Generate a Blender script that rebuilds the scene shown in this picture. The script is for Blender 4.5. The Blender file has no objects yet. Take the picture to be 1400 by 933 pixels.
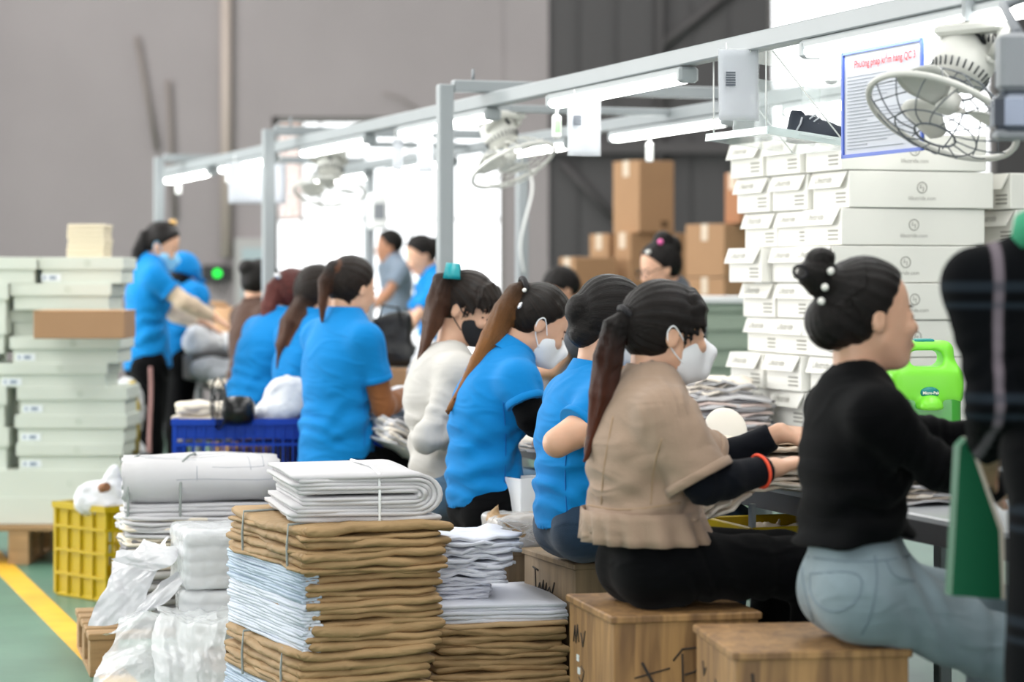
import bpy, math, random
import numpy as np
from mathutils import Vector, Matrix

# ------------------------------------------------------------------ camera
SC = bpy.context.scene
COL = SC.collection
F = 3306.0            # focal length in pixels of the 1400 px wide frame (85 mm)
CH = 1.25             # camera height
HY = 380.0            # horizon row
cam_d = bpy.data.cameras.new('camera')
cam = bpy.data.objects.new('camera', cam_d); COL.objects.link(cam)
cam.location = (0, 0, CH); cam.rotation_euler = (math.pi/2, 0, 0)
cam_d.sensor_width = 36.0; cam_d.lens = F/1400*36
cam_d.shift_y = -(466.5-HY)/1400
cam_d.clip_end = 200
cam_d.dof.use_dof = True
cam_d.dof.focus_distance = 6.7
cam_d.dof.aperture_fstop = 2.4
SC.camera = cam

# ------------------------------------------------------------------ world, lights, exposure
SC.view_settings.view_transform = 'Standard'
SC.view_settings.look = 'None'
SC.view_settings.exposure = 0.6
SC.view_settings.gamma = 1.0
SC.view_settings.use_curve_mapping = False
W = bpy.data.worlds.new('sky'); SC.world = W
W.use_nodes = True
bg = W.node_tree.nodes['Background']
bg.inputs[0].default_value = (0.96, 0.98, 1.0, 1)
bg.inputs[1].default_value = 2.2
def area(name, loc, sx, sy, power, col=(1, 1, 1), rot=(0, 0, 0)):
    d = bpy.data.lights.new(name, 'AREA'); d.shape = 'RECTANGLE'; d.size = sx; d.size_y = sy
    d.energy = power; d.color = col
    o = bpy.data.objects.new(name, d); COL.objects.link(o)
    o.location = loc; o.rotation_euler = rot
    return o
# unseen area lamps added under the closed ceiling for soft top light
for _i, (_x, _p) in enumerate(((-4.2, 470), (1.6, 420))):
    area('top_fill', (_x, 10.5, 6.35), 1.6, 20, _p, (1.0, 0.985, 0.97))
# unseen lamp added at the left to brighten left-hand faces of the cartons
area('side_fill', (-7.7, 12.0, 2.6), 3.2, 9.0, 430, (1.0, 0.98, 0.95), (0, math.radians(-90), 0))
# weak fill lamp added behind the camera; no gate is built
area('front_fill', (-3.0, -5.5, 2.6), 8, 4.0, 55, (1.0, 0.98, 0.96), (math.radians(80), 0, math.radians(-12)))

# ------------------------------------------------------------------ helpers
TA = math.radians(18.9)
U = np.array([-math.sin(TA), math.cos(TA), 0.0])    # along the work table, away from the camera
V = np.array([math.cos(TA), math.sin(TA), 0.0])     # across the work table, from the sitters to the far side
UP = np.array([0, 0, 1.0])
def T(t, w, z=0.0):
    """point by the table: t metres along it, w metres across from the near edge"""
    p = np.array([1.12, 5.0, 0.0]) + U*t + V*w
    return np.array([p[0], p[1], z])
def tY(Y, w=0.0):
    return (Y - 5.0 - V[1]*w)/U[1]
def at(px, py, Y):
    return np.array([(px-700)/F*Y, Y, CH-(py-HY)/F*Y])
def nrm(v):
    v = np.asarray(v, float); return v/np.linalg.norm(v)
def hexc(h, a=1.0):
    h = h.lstrip('#'); r = []
    for i in (0, 2, 4):
        c = int(h[i:i+2], 16)/255
        r.append(c/12.92 if c <= .04045 else ((c+.055)/1.055)**2.4)
    return (*r, a)
RNG = random.Random(7)
ORD = ['first', 'second', 'third', 'fourth', 'fifth', 'sixth', 'seventh', 'eighth', 'ninth', 'tenth', 'eleventh', 'twelfth']

# ------------------------------------------------------------------ materials (all procedural)
MATS = {}
def mat(name, col, rough=.6, metal=0, noise=0.0, nscale=20, bump=0.0, bscale=60, emit=None, estr=0, trans=0, alpha=1,
        spec=.5, col2=None, stretch=None, sheen=0, coat=0, sss=0, ior=1.45, distort=0.0, fold=0.0, fscale=11):
    if name in MATS: return MATS[name]
    m = bpy.data.materials.new(name); m.use_nodes = True; MATS[name] = m
    nt = m.node_tree; b = nt.nodes['Principled BSDF']
    c = hexc(col) if isinstance(col, str) else col
    b.inputs['Base Color'].default_value = c
    b.inputs['Roughness'].default_value = rough
    b.inputs['Metallic'].default_value = metal
    b.inputs['Specular IOR Level'].default_value = spec
    b.inputs['IOR'].default_value = ior
    if trans: b.inputs['Transmission Weight'].default_value = trans
    if alpha < 1: b.inputs['Alpha'].default_value = alpha
    if sheen: b.inputs['Sheen Weight'].default_value = sheen
    if coat: b.inputs['Coat Weight'].default_value = coat
    if sss:
        b.inputs['Subsurface Weight'].default_value = sss
        b.inputs['Subsurface Radius'].default_value = (.012, .005, .003)
    if emit is not None:
        b.inputs['Emission Color'].default_value = hexc(emit) if isinstance(emit, str) else emit
        b.inputs['Emission Strength'].default_value = estr
    if noise or bump or fold:
        tc = nt.nodes.new('ShaderNodeTexCoord'); mp = nt.nodes.new('ShaderNodeMapping')
        nt.links.new(tc.outputs['Object'], mp.inputs[0])
        if stretch: mp.inputs['Scale'].default_value = stretch
    if noise:
        n = nt.nodes.new('ShaderNodeTexNoise'); n.inputs['Scale'].default_value = nscale
        n.inputs['Detail'].default_value = 4; n.inputs['Distortion'].default_value = distort
        nt.links.new(mp.outputs[0], n.inputs['Vector'])
        r = nt.nodes.new('ShaderNodeValToRGB')
        c2 = (hexc(col2) if isinstance(col2, str) else col2) if col2 else tuple(x*(1-noise) for x in c[:3])+(1,)
        r.color_ramp.elements[0].position = .32; r.color_ramp.elements[0].color = c2
        r.color_ramp.elements[1].position = .68; r.color_ramp.elements[1].color = c
        nt.links.new(n.outputs['Fac'], r.inputs[0]); nt.links.new(r.outputs[0], b.inputs['Base Color'])
    if bump:
        n = nt.nodes.new('ShaderNodeTexNoise'); n.inputs['Scale'].default_value = bscale; n.inputs['Detail'].default_value = 3
        nt.links.new(mp.outputs[0], n.inputs['Vector'])
        bp = nt.nodes.new('ShaderNodeBump'); bp.inputs['Strength'].default_value = bump; bp.inputs['Distance'].default_value = .01
        nt.links.new(n.outputs['Fac'], bp.inputs['Height']); nt.links.new(bp.outputs[0], b.inputs['Normal'])
    if fold:     # cloth creases: distorted, horizontally stretched noise
        m2 = nt.nodes.new('ShaderNodeMapping'); m2.inputs['Scale'].default_value = (.55, .55, 1.25); m2.inputs['Rotation'].default_value = (.25, .35, 0)
        nt.links.new(tc.outputs['Object'], m2.inputs[0])
        n2 = nt.nodes.new('ShaderNodeTexNoise'); n2.inputs['Scale'].default_value = fscale; n2.inputs['Detail'].default_value = 2.2; n2.inputs['Distortion'].default_value = 1.6
        n2.noise_type = 'RIDGED_MULTIFRACTAL'
        nt.links.new(m2.outputs[0], n2.inputs['Vector'])
        b2 = nt.nodes.new('ShaderNodeBump'); b2.inputs['Strength'].default_value = fold; b2.inputs['Distance'].default_value = .012
        nt.links.new(n2.outputs['Fac'], b2.inputs['Height'])
        if bump: nt.links.new(bp.outputs[0], b2.inputs['Normal'])
        nt.links.new(b2.outputs[0], b.inputs['Normal'])
    return m
def hair_mat(name, dark, light, tip=None):
    """strand streaks follow the per-vertex 'strand' coordinate of the hair mesh"""
    m = bpy.data.materials.new(name); m.use_nodes = True; nt = m.node_tree; b = nt.nodes['Principled BSDF']
    b.inputs['Roughness'].default_value = .38; b.inputs['Specular IOR Level'].default_value = .22
    a = nt.nodes.new('ShaderNodeAttribute'); a.attribute_name = 'strand'
    n = nt.nodes.new('ShaderNodeTexNoise'); n.inputs['Scale'].default_value = 1.0; n.inputs['Detail'].default_value = 5
    n.inputs['Roughness'].default_value = .7
    nt.links.new(a.outputs['Vector'], n.inputs['Vector'])
    r = nt.nodes.new('ShaderNodeValToRGB')
    r.color_ramp.elements[0].position = .40; r.color_ramp.elements[0].color = hexc(dark)
    r.color_ramp.elements[1].position = .62; r.color_ramp.elements[1].color = hexc(light)
    nt.links.new(n.outputs['Fac'], r.inputs[0])
    out = r.outputs[0]
    if tip:
        a2 = nt.nodes.new('ShaderNodeAttribute'); a2.attribute_name = 'tipness'
        mx = nt.nodes.new('ShaderNodeMixRGB'); nt.links.new(a2.outputs['Fac'], mx.inputs[0])
        r2 = nt.nodes.new('ShaderNodeValToRGB')
        r2.color_ramp.elements[0].position = .3; r2.color_ramp.elements[0].color = tuple(x*.45 for x in hexc(tip)[:3])+(1,)
        r2.color_ramp.elements[1].position = .7; r2.color_ramp.elements[1].color = hexc(tip)
        nt.links.new(n.outputs['Fac'], r2.inputs[0])
        nt.links.new(out, mx.inputs[1]); nt.links.new(r2.outputs[0], mx.inputs[2]); out = mx.outputs[0]
    nt.links.new(out, b.inputs['Base Color'])
    bp = nt.nodes.new('ShaderNodeBump'); bp.inputs['Strength'].default_value = .6; bp.inputs['Distance'].default_value = .006
    nt.links.new(n.outputs['Fac'], bp.inputs['Height']); nt.links.new(bp.outputs[0], b.inputs['Normal'])
    return m

# ------------------------------------------------------------------ object helpers
def empty(name, label, cat, loc, rz=0.0, group=None):
    o = bpy.data.objects.new(name, None); COL.objects.link(o)
    o.location = tuple(loc); o.rotation_euler = (0, 0, rz); o.empty_display_size = .05
    tag(o, label, cat, group)
    return o
def tag(o, label=None, cat=None, group=None, kind=None):
    if label: o['label'] = label
    if cat: o['category'] = cat
    if group: o['group'] = group
    if kind: o['kind'] = kind
    return o
def link(name, me, parent=None, m=None, loc=None, rot=None):
    o = bpy.data.objects.new(name, me); COL.objects.link(o)
    if m is not None and len(me.materials) == 0: me.materials.append(m)
    if parent is not None: o.parent = parent
    if loc is not None: o.location = tuple(loc)
    if rot is not None: o.rotation_euler = rot
    return o
def mesh(name, v, f, smooth=False, m=None):
    me = bpy.data.meshes.new(name); me.from_pydata([tuple(map(float, p)) for p in v], [], f); me.update()
    if smooth: me.shade_smooth()
    if m is not None: me.materials.append(m)
    return me

class MB:
    """collects simple solids into one mesh"""
    def __init__(s): s.v = []; s.f = []; s.sm = []
    def add(s, v, f, smooth=False):
        n = len(s.v); s.v += [tuple(map(float, p)) for p in v]
        s.f += [tuple(i+n for i in q) for q in f]; s.sm += [smooth]*len(f); return s
    def box(s, c, d, R=None, bev=0.0):
        c = np.array(c, float); hx, hy, hz = d[0]/2, d[1]/2, d[2]/2
        R = np.eye(3) if R is None else np.asarray(R)
        if bev <= 0:
            v = [c + R @ np.array([sx*hx, sy*hy, sz*hz]) for sz in (-1, 1) for sy in (-1, 1) for sx in (-1, 1)]
            f = [(0, 2, 3, 1), (4, 5, 7, 6), (0, 1, 5, 4), (2, 6, 7, 3), (0, 4, 6, 2), (1, 3, 7, 5)]
            return s.add(v, f)
        b = min(bev, hx*.9, hy*.9, hz*.9)
        v = []
        for sz, i in ((-1, 0), (-1, 1), (1, 1), (1, 0)):
            bx = b if i == 0 else 0
            zz = sz*(hz if i == 0 else hz-b)
            X, Yv = hx-bx, hy-bx
            for (x, y) in ((-X+b*(1-i*0), -Yv), (X-b, -Yv), (X, -Yv+b), (X, Yv-b), (X-b, Yv), (-X+b, Yv), (-X, Yv-b), (-X, -Yv+b)):
                v.append(c + R @ np.array([x, y, zz]))
        f = [tuple(reversed(range(8))), tuple(range(24, 32))]
        for k in range(3):
            for j in range(8):
                a, b2 = k*8+j, k*8+(j+1) % 8
                f.append((a, b2, b2+8, a+8))
        return s.add(v, f)
    def tube(s, pts, r, n=8, cap=True, smooth=True):
        pts = [np.array(p, float) for p in pts]
        rs = r if isinstance(r, (list, tuple)) else [r]*len(pts)
        v = []; f = []
        prev = None
        for i, p in enumerate(pts):
            d = nrm(pts[min(i+1, len(pts)-1)] - pts[max(i-1, 0)])
            if prev is None:
                a = np.cross(d, UP if abs(d[2]) < .9 else np.array([1.0, 0, 0])); a = nrm(a)
            else:
                a = prev - d*np.dot(prev, d); a = nrm(a)
            prev = a; b = np.cross(d, a)
            for k in range(n):
                q = 2*math.pi*k/n
                v.append(p + rs[i]*(math.cos(q)*a + math.sin(q)*b))
        for i in range(len(pts)-1):
            for k in range(n):
                f.append((i*n+k, i*n+(k+1) % n, (i+1)*n+(k+1) % n, (i+1)*n+k))
        s.add(v, f, smooth)
        if cap:
            m0 = len(s.v)-len(v)
            s.f.append(tuple(m0+k for k in reversed(range(n)))); s.sm.append(False)
            s.f.append(tuple(m0+(len(pts)-1)*n+k for k in range(n))); s.sm.append(False)
        return s
    def ring(s, c, R, r, axis, n=40, m=6):
        axis = nrm(axis); a = nrm(np.cross(axis, UP if abs(axis[2]) < .9 else np.array([1.0, 0, 0]))); b = np.cross(axis, a)
        c = np.array(c, float); v = []; f = []
        for i in range(n):
            q = 2*math.pi*i/n; d = math.cos(q)*a + math.sin(q)*b
            for k in range(m):
                w = 2*math.pi*k/m
                v.append(c + d*(R+r*math.cos(w)) + axis*r*math.sin(w))
        for i in range(n):
            for k in range(m):
                f.append((i*m+k, ((i+1) % n)*m+k, ((i+1) % n)*m+(k+1) % m, i*m+(k+1) % m))
        return s.add(v, f, True)
    def lathe(s, prof, o=(0, 0, 0), axis=(0, 0, 1), n=24):
        """prof: list of (radius, height along axis)"""
        axis = nrm(axis); a = nrm(np.cross(axis, UP if abs(axis[2]) < .9 else np.array([1.0, 0, 0]))); b = np.cross(axis, a)
        o = np.array(o, float); v = []; f = []
        for (r, h) in prof:
            for k in range(n):
                q = 2*math.pi*k/n
                v.append(o + axis*h + r*(math.cos(q)*a + math.sin(q)*b))
        for i in range(len(prof)-1):
            for k in range(n):
                f.append((i*n+k, i*n+(k+1) % n, (i+1)*n+(k+1) % n, (i+1)*n+k))
        s.add(v, f, True)
        m0 = len(s.v)-len(v)
        s.f.append(tuple(m0+k for k in reversed(range(n)))); s.sm.append(False)
        s.f.append(tuple(m0+(len(prof)-1)*n+k for k in range(n))); s.sm.append(False)
        return s
    def prism(s, poly, o, ex, ey, ez, depth):
        """extrude a 2-D outline (in ex, ey) by depth along ez"""
        o = np.array(o, float); n = len(poly)
        v = [o + ex*p[0] + ey*p[1] for p in poly] + [o + ex*p[0] + ey*p[1] + ez*depth for p in poly]
        f = [tuple(reversed(range(n))), tuple(range(n, 2*n))]
        for i in range(n): f.append((i, (i+1) % n, n+(i+1) % n, n+i))
        return s.add(v, f)
    def mesh(s, name, m=None):
        me = bpy.data.meshes.new(name); me.from_pydata(s.v, [], s.f); me.update()
        me.polygons.foreach_set('use_smooth', s.sm)
        if m is not None: me.materials.append(m)
        return me
    def build(s, name, m, parent=None, loc=None, rot=None):
        return link(name, s.mesh(name, m), parent, None, loc, rot)
def rotz(a):
    c, s = math.cos(a), math.sin(a); return np.array([[c, -s, 0], [s, c, 0], [0, 0, 1.0]])
def copy_tree(o, parent=None):
    c = o.copy(); COL.objects.link(c); c.parent = parent
    for ch in list(o.children): copy_tree(ch, c)
    return c
_FONT = {}
def text_mesh(txt, size, m, align='CENTER', bold=0.0):
    key = (txt, size, m.name, align)
    if key in _FONT: return _FONT[key]
    cu = bpy.data.curves.new('lettering', 'FONT'); cu.body = txt; cu.size = size; cu.align_x = align; cu.align_y = 'CENTER'
    cu.resolution_u = 3; cu.offset = bold
    o = bpy.data.objects.new('lettering', cu); COL.objects.link(o)
    dg = bpy.context.evaluated_depsgraph_get()
    me = bpy.data.meshes.new_from_object(o.evaluated_get(dg))
    bpy.data.objects.remove(o); me.materials.clear(); me.materials.append(m)
    _FONT[key] = me
    return me
# ------------------------------------------------------------------ smooth solids (signed distance grid + surface nets)
class SDF:
    def __init__(s, lo, hi, vox):
        s.lo = np.array(lo, np.float32); s.vox = vox
        s.n = np.maximum(4, np.ceil((np.array(hi)-s.lo)/vox).astype(int)+1)
        s.f = np.full(tuple(s.n), .5, np.float32)
        s.ax = [(s.lo[i] + vox*np.arange(s.n[i])).astype(np.float32) for i in range(3)]
    def reg(s, lo, hi, pad):
        i0 = np.clip(np.floor((np.array(lo)-pad-s.lo)/s.vox).astype(int), 0, s.n-1)
        i1 = np.clip(np.ceil((np.array(hi)+pad-s.lo)/s.vox).astype(int)+1, 1, s.n)
        sl = tuple(slice(a, max(a+1, b)) for a, b in zip(i0, i1))
        return sl, s.ax[0][sl[0]][:, None, None], s.ax[1][sl[1]][None, :, None], s.ax[2][sl[2]][None, None, :]
    def put(s, sl, d, k, sub=False):
        f = s.f[sl]
        if sub:
            d = -d
            if k > 0:
                h = np.clip(.5-.5*(f-d)/k, 0, 1) ; r = f + (d-f)*h + k*h*(1-h)
            else: r = np.maximum(f, d)
        else:
            if k > 0:
                h = np.clip(.5+.5*(f-d)/k, 0, 1); r = f + (d-f)*h - k*h*(1-h)
            else: r = np.minimum(f, d)
        s.f[sl] = r
    def cone(s, a, b, ra, rb, k=.02, side=None, ratio=1.0, cap=1.0, flat0=False, flat1=False, sub=False):
        """tapered capsule; elliptic when a side axis and a depth/width ratio are given"""
        a = np.array(a, float); b = np.array(b, float); L = max(np.linalg.norm(b-a), 1e-5); ax = (b-a)/L
        r = max(ra, rb)
        sl, X, Y, Z = s.reg(np.minimum(a, b)-r, np.maximum(a, b)+r, k*1.0+3*s.vox)
        X = X-a[0]; Y = Y-a[1]; Z = Z-a[2]
        qa = X*ax[0] + Y*ax[1] + Z*ax[2]
        t = np.clip(qa/L, 0, 1)
        if side is None:
            d2 = X*X + Y*Y + Z*Z - qa*qa
            e = (qa-t*L)*cap
            d = np.sqrt(np.maximum(d2, 0) + e*e) - (ra+(rb-ra)*t)
        else:
            sd = np.array(side, float); sd = nrm(sd - ax*np.dot(sd, ax)); fw = np.cross(sd, ax)
            qs = X*sd[0] + Y*sd[1] + Z*sd[2]; qf = (X*fw[0] + Y*fw[1] + Z*fw[2])/ratio
            e = (qa-t*L)*cap
            d = (np.sqrt(qs*qs + qf*qf + e*e) - (ra+(rb-ra)*t))*min(1, (1+ratio)/2)
        if flat0: d = np.maximum(d, -qa)
        if flat1: d = np.maximum(d, qa-L)
        s.put(sl, d.astype(np.float32), k, sub)
    def ell(s, c, rad, Rm=None, k=.01, sub=False):
        """ellipsoid; Rm columns = local axes in world"""
        c = np.array(c, float); r = np.array(rad, float); m = r.max()
        sl, X, Y, Z = s.reg(c-m, c+m, k+3*s.vox)
        X = X-c[0]; Y = Y-c[1]; Z = Z-c[2]
        R = np.eye(3) if Rm is None else Rm
        q = [(X*R[0, i] + Y*R[1, i] + Z*R[2, i]) for i in range(3)]
        k0 = np.sqrt(sum((q[i]/r[i])**2 for i in range(3))); k1 = np.sqrt(sum((q[i]/r[i]**2)**2 for i in range(3)))
        d = k0*(k0-1)/np.maximum(k1, 1e-6)
        s.put(sl, d.astype(np.float32), k, sub)
    def rbox(s, c, h, r, Rm=None, k=.01, sub=False):
        c = np.array(c, float); h = np.array(h, float); m = np.linalg.norm(h)+r
        sl, X, Y, Z = s.reg(c-m, c+m, k+3*s.vox)
        X = X-c[0]; Y = Y-c[1]; Z = Z-c[2]
        R = np.eye(3) if Rm is None else Rm
        q = [np.abs(X*R[0, i] + Y*R[1, i] + Z*R[2, i])-(h[i]-r) for i in range(3)]
        o = np.sqrt(sum(np.maximum(x, 0)**2 for x in q)) + np.minimum(np.maximum(np.maximum(q[0], q[1]), q[2]), 0) - r
        s.put(sl, o.astype(np.float32), k, sub)
    def cut(s, p, n, k=0.0):
        """remove everything on the side the normal points to"""
        n = nrm(n); d = (s.ax[0]-p[0])[:, None, None]*n[0] + (s.ax[1]-p[1])[None, :, None]*n[1] + (s.ax[2]-p[2])[None, None, :]*n[2]
        if k > 0:
            f = s.f; h = np.clip(.5-.5*(f-d)/k, 0, 1); s.f = (f + (d-f)*h + k*h*(1-h)).astype(np.float32)
        else: s.f = np.maximum(s.f, d.astype(np.float32))
    def wrinkle(s, amp, freq, seed=0, aniso=(1, 1, 1)):
        idx = np.nonzero(np.abs(s.f) < amp*2.5+2*s.vox)
        if len(idx[0]) == 0: return
        rg = np.random.RandomState(seed)
        p = np.stack([s.ax[i][idx[i]] for i in range(3)], 1)*np.array(aniso)
        w = np.zeros(len(p))
        q = p + .03*np.sin(p[:, [1, 2, 0]]*freq*.7 + rg.rand(3)*6) + .02*np.sin(p[:, [2, 0, 1]]*freq*1.3 + rg.rand(3)*6)
        for i in range(5):
            d = nrm(rg.randn(3)); fr = freq*(.6+.35*i)
            w += np.sin(q @ d*fr + rg.rand()*6)/(1+.5*i)
        s.f[idx] += (amp*w/2.2).astype(np.float32)
    def fold(s, p, n, amp, freq, rad, ph=0.0):
        """a train of parallel folds across direction n, fading with distance from p"""
        p = np.array(p, float); n = nrm(n)
        sl, X, Y, Z = s.reg(p-rad*1.6, p+rad*1.6, 0)
        X = X-p[0]; Y = Y-p[1]; Z = Z-p[2]
        g = np.exp(-(X*X+Y*Y+Z*Z)/(rad*rad)*1.2)
        q = X*n[0]+Y*n[1]+Z*n[2]
        wob = .012*np.sin(X*31+Y*23+1.3)+.012*np.sin(Z*27+X*17+ph)
        s.f[sl] += (amp*g*np.sin((q+wob)*freq+ph)).astype(np.float32)
    def surface(s, relax=2):
        f = s.f.copy()
        f[0], f[-1], f[:, 0], f[:, -1], f[:, :, 0], f[:, :, -1] = [.01]*6
        ins = f < 0
        cs = [ins[i:ins.shape[0]-1+i, j:ins.shape[1]-1+j, k:ins.shape[2]-1+k] for i in (0, 1) for j in (0, 1) for k in (0, 1)]
        tot = np.zeros(cs[0].shape, np.uint8)
        for c in cs: tot += c
        I, J, K = np.nonzero((tot > 0) & (tot < 8))
        N = len(I)
        if N == 0: return np.zeros((0, 3)), np.zeros((0, 4), int)
        cv = np.stack([f[I+i, J+j, K+k] for i in (0, 1) for j in (0, 1) for k in (0, 1)], 1)
        off = np.array([(i, j, k) for i in (0, 1) for j in (0, 1) for k in (0, 1)], float)
        acc = np.zeros((N, 3)); cnt = np.zeros(N)
        for a in range(8):
            for b in range(a+1, 8):
                if np.abs(off[a]-off[b]).sum() != 1: continue
                m = (cv[:, a] < 0) != (cv[:, b] < 0)
                t = cv[m, a]/(cv[m, a]-cv[m, b])
                acc[m] += off[a] + t[:, None]*(off[b]-off[a]); cnt[m] += 1
        v = s.lo + s.vox*(np.stack([I, J, K], 1) + acc/cnt[:, None])
        vid = np.full(tot.shape, -1, np.int32); vid[I, J, K] = np.arange(N)
        qs = []
        for axn in range(3):
            a = ins[:-1] if axn == 0 else (ins[:, :-1] if axn == 1 else ins[:, :, :-1])
            b = ins[1:] if axn == 0 else (ins[:, 1:] if axn == 1 else ins[:, :, 1:])
            i, j, k = np.nonzero(a != b)
            lim = [i, j, k]; o1, o2 = [x for x in range(3) if x != axn]
            ok = (lim[o1] > 0) & (lim[o2] > 0) & (lim[o1] < s.n[o1]-1) & (lim[o2] < s.n[o2]-1)
            i, j, k = i[ok], j[ok], k[ok]
            def cell(d1, d2):
                c = [i, j, k]; c[o1] = c[o1]-d1; c[o2] = c[o2]-d2
                return vid[c[0], c[1], c[2]]
            q = np.stack([cell(1, 1), cell(0, 1), cell(0, 0), cell(1, 0)], 1)
            flip = a[i, j, k] if axn != 1 else ~a[i, j, k]
            q[~flip] = q[~flip][:, ::-1]
            qs.append(q)
        q = np.concatenate(qs); q = q[(q >= 0).all(1)]
        for _ in range(relax):
            sm = np.zeros_like(v); c = np.zeros(N)
            for a in range(4):
                for b in ((a+1) % 4, (a+3) % 4):
                    for d in range(3): sm[:, d] += np.bincount(q[:, a], v[q[:, b], d], N)
                    c += np.bincount(q[:, a], minlength=N)
            c = np.maximum(c, 1); v = v + .5*(sm/c[:, None]-v)
        return v, q
    def build(s, name, m, parent=None, relax=2, org=None):
        v, q = s.surface(relax)
        if org is None: org = np.array(parent.location) if parent is not None else np.zeros(3)
        me = np_mesh(name, v-org, q, m)
        o = link(name, me, parent)
        o['_n'] = 0; del o['_n']
        return o, v
def np_mesh(name, v, q, m=None, smooth=True):
    me = bpy.data.meshes.new(name)
    n = len(q); w = q.shape[1] if n else 4
    me.vertices.add(len(v)); me.vertices.foreach_set('co', np.ascontiguousarray(v, np.float32).ravel())
    me.loops.add(n*w); me.loops.foreach_set('vertex_index', np.ascontiguousarray(q, np.int32).ravel())
    me.polygons.add(n); me.polygons.foreach_set('loop_start', np.arange(0, n*w, w, dtype=np.int32))
    try: me.polygons.foreach_set('loop_total', np.full(n, w, np.int32))
    except Exception: pass
    me.update(calc_edges=True)
    if smooth: me.shade_smooth()
    if m is not None: me.materials.append(m)
    return me
# ------------------------------------------------------------------ the hall
WALL = mat('painted_wall', '#9a9394', rough=.9, noise=.07, nscale=1.2, bump=.05, bscale=40)
WALL_D = mat('dark_cladding', '#4f4d4e', rough=.8, noise=.12, nscale=.9, stretch=(1, 1, .3))
FLOOR = mat('green_floor_paint', '#5a7f6c', rough=.38, noise=.22, nscale=2.2, col2='#486c5b', bump=.03, bscale=30)
STRIPE = mat('yellow_floor_paint', '#e9b52f', rough=.5, noise=.2, nscale=6)
FRAME_G = mat('window_frame_grey', '#8c8886', rough=.6)
GLASS = mat('window_pane', '#f4fbff', rough=.1, alpha=.12, spec=.3)
CEIL = mat('roof_sheet', '#b9b7b2', rough=.9)
PIPE = mat('pipe_grey', '#8d8480', rough=.7)
PIPE_L = mat('pipe_beige', '#b9aba3', rough=.7)
def struct(o): o['kind'] = 'structure'; return o
def sbox(name, m, x0, x1, y0, y1, z0, z1):
    b = MB(); b.box(((x0+x1)/2, (y0+y1)/2, (z0+z1)/2), (x1-x0, y1-y0, z1-z0)); return struct(b.build(name, m))
def wx(px, Y): return (px-700)/F*Y
def wz(py, Y): return CH-(py-HY)/F*Y
fl = sbox('floor', FLOOR, -8, 8, -7, 27, -.2, 0)
YB = 22.0
def plan_strip(name, m, a, b, w):
    a = np.array(a, float); b = np.array(b, float); d = nrm(b-a); n = np.array([-d[1], d[0], 0])
    q = MB(); q.add([a-n*w/2, b-n*w/2, b+n*w/2, a+n*w/2]+[p+UP*.003 for p in (a-n*w/2, b-n*w/2, b+n*w/2, a+n*w/2)],
                    [(0, 3, 2, 1), (4, 5, 6, 7), (0, 1, 5, 4), (1, 2, 6, 5), (2, 3, 7, 6), (3, 0, 4, 7)])
    return struct(q.build(name, m))
plan_strip('trim_1', STRIPE, (-1.12, 7.2, 0), (-4.5, 17.4, 0), .10)
x0, x1 = wx(372, YB), wx(690, YB); xc = wx(750, YB)
zt, zb = wz(160, YB), .45
wb = MB()
wb.box(((-8+x0)/2, YB+.1, 3.2), (x0+8, .2, 6.4)); wb.box(((x1+xc)/2, YB+.08, 3.2), (xc-x1, .24, 6.4))
wb.box(((x0+x1)/2, YB+.1, (zt+6.4)/2), (x1-x0, .2, 6.4-zt)); wb.box(((x0+x1)/2, YB+.1, zb/2), (x1-x0, .2, zb))
struct(wb.build('wall_back', WALL))
# dark clad wall, set back, with a tall bright opening at the right
YD = 22.0
o0, o1 = wx(1050, YD), wx(1362, YD)
wd = MB()
wd.box(((xc+o0)/2, YD+.1, 3.2), (o0-xc, .2, 6.4)); wd.box(((o1+8)/2, YD+.1, 3.2), (8-o1, .2, 6.4))
wd.box(((o0+o1)/2, YD+.1, .9), (o1-o0, .2, 1.8)); wd.box(((o0+o1)/2, YD+.1, 5.6), (o1-o0, .2, 1.6))
wdo = struct(wd.build('wall_dark', WALL_D))
wl_ = MB(); wl_.box((-8.1, 10, .5), (.2, 34, 1.0)); wl_.box((-8.1, 10, 5.3), (.2, 34, 2.2)); wl_.box((-8.1, .2, 2.6), (.2, 14.4, 3.2)); wl_.box((-8.1, 21.8, 2.6), (.2, 10.4, 3.2))  # opening added in the unseen wall to go with the side lamp
struct(wl_.build('wall_left', WALL))
wf_ = MB()
for _y in np.linspace(7.45, 16.55, 8): wf_.box((-8.1, _y, 2.6), (.06, .06, 3.2))
struct(wf_.build('added_window_3', FRAME_G))  # unseen frame bars added behind the side lamp
sbox('wall_right', WALL, 8, 8.2, -7, 27, 0, 6.4)
sbox('ceiling', CEIL, -8, 8, -7, 27, 6.4, 6.6)
# cladding seams and girts of the dark wall
for k in range(7):
    b = MB(); X = xc + .25 + k*.34
    if X < o0-.05: b.box((X, YD-.012, 3.2), (.03, .024, 6.4)); b.build('panel_rib', WALL_D, wdo)
gb = MB(); gb.box(((xc+o0)/2, YD-.06, wz(203, YD)), (o0-xc, .12, .10)); struct(gb.build('trim_2', mat('girt_grey', '#4e4b4c', rough=.7)))
gb = MB(); gb.tube([at(768, 222, YD-.05), at(845, 306, YD-.05)], .03, 8); struct(gb.build('trim_3', mat('girt_grey', '')))
gb = MB(); gb.tube([(wx(903, YD), YD-.06, 1.0), (wx(903, YD), YD-.06, 6.3)], .035, 8); struct(gb.build('trim_4', mat('girt_grey', '')))
gb = MB(); gb.tube([at(1010, -20, YD-.05), at(905, 62, YD-.05)], .04, 8); struct(gb.build('trim_5', mat('girt_grey', '')))
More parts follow.
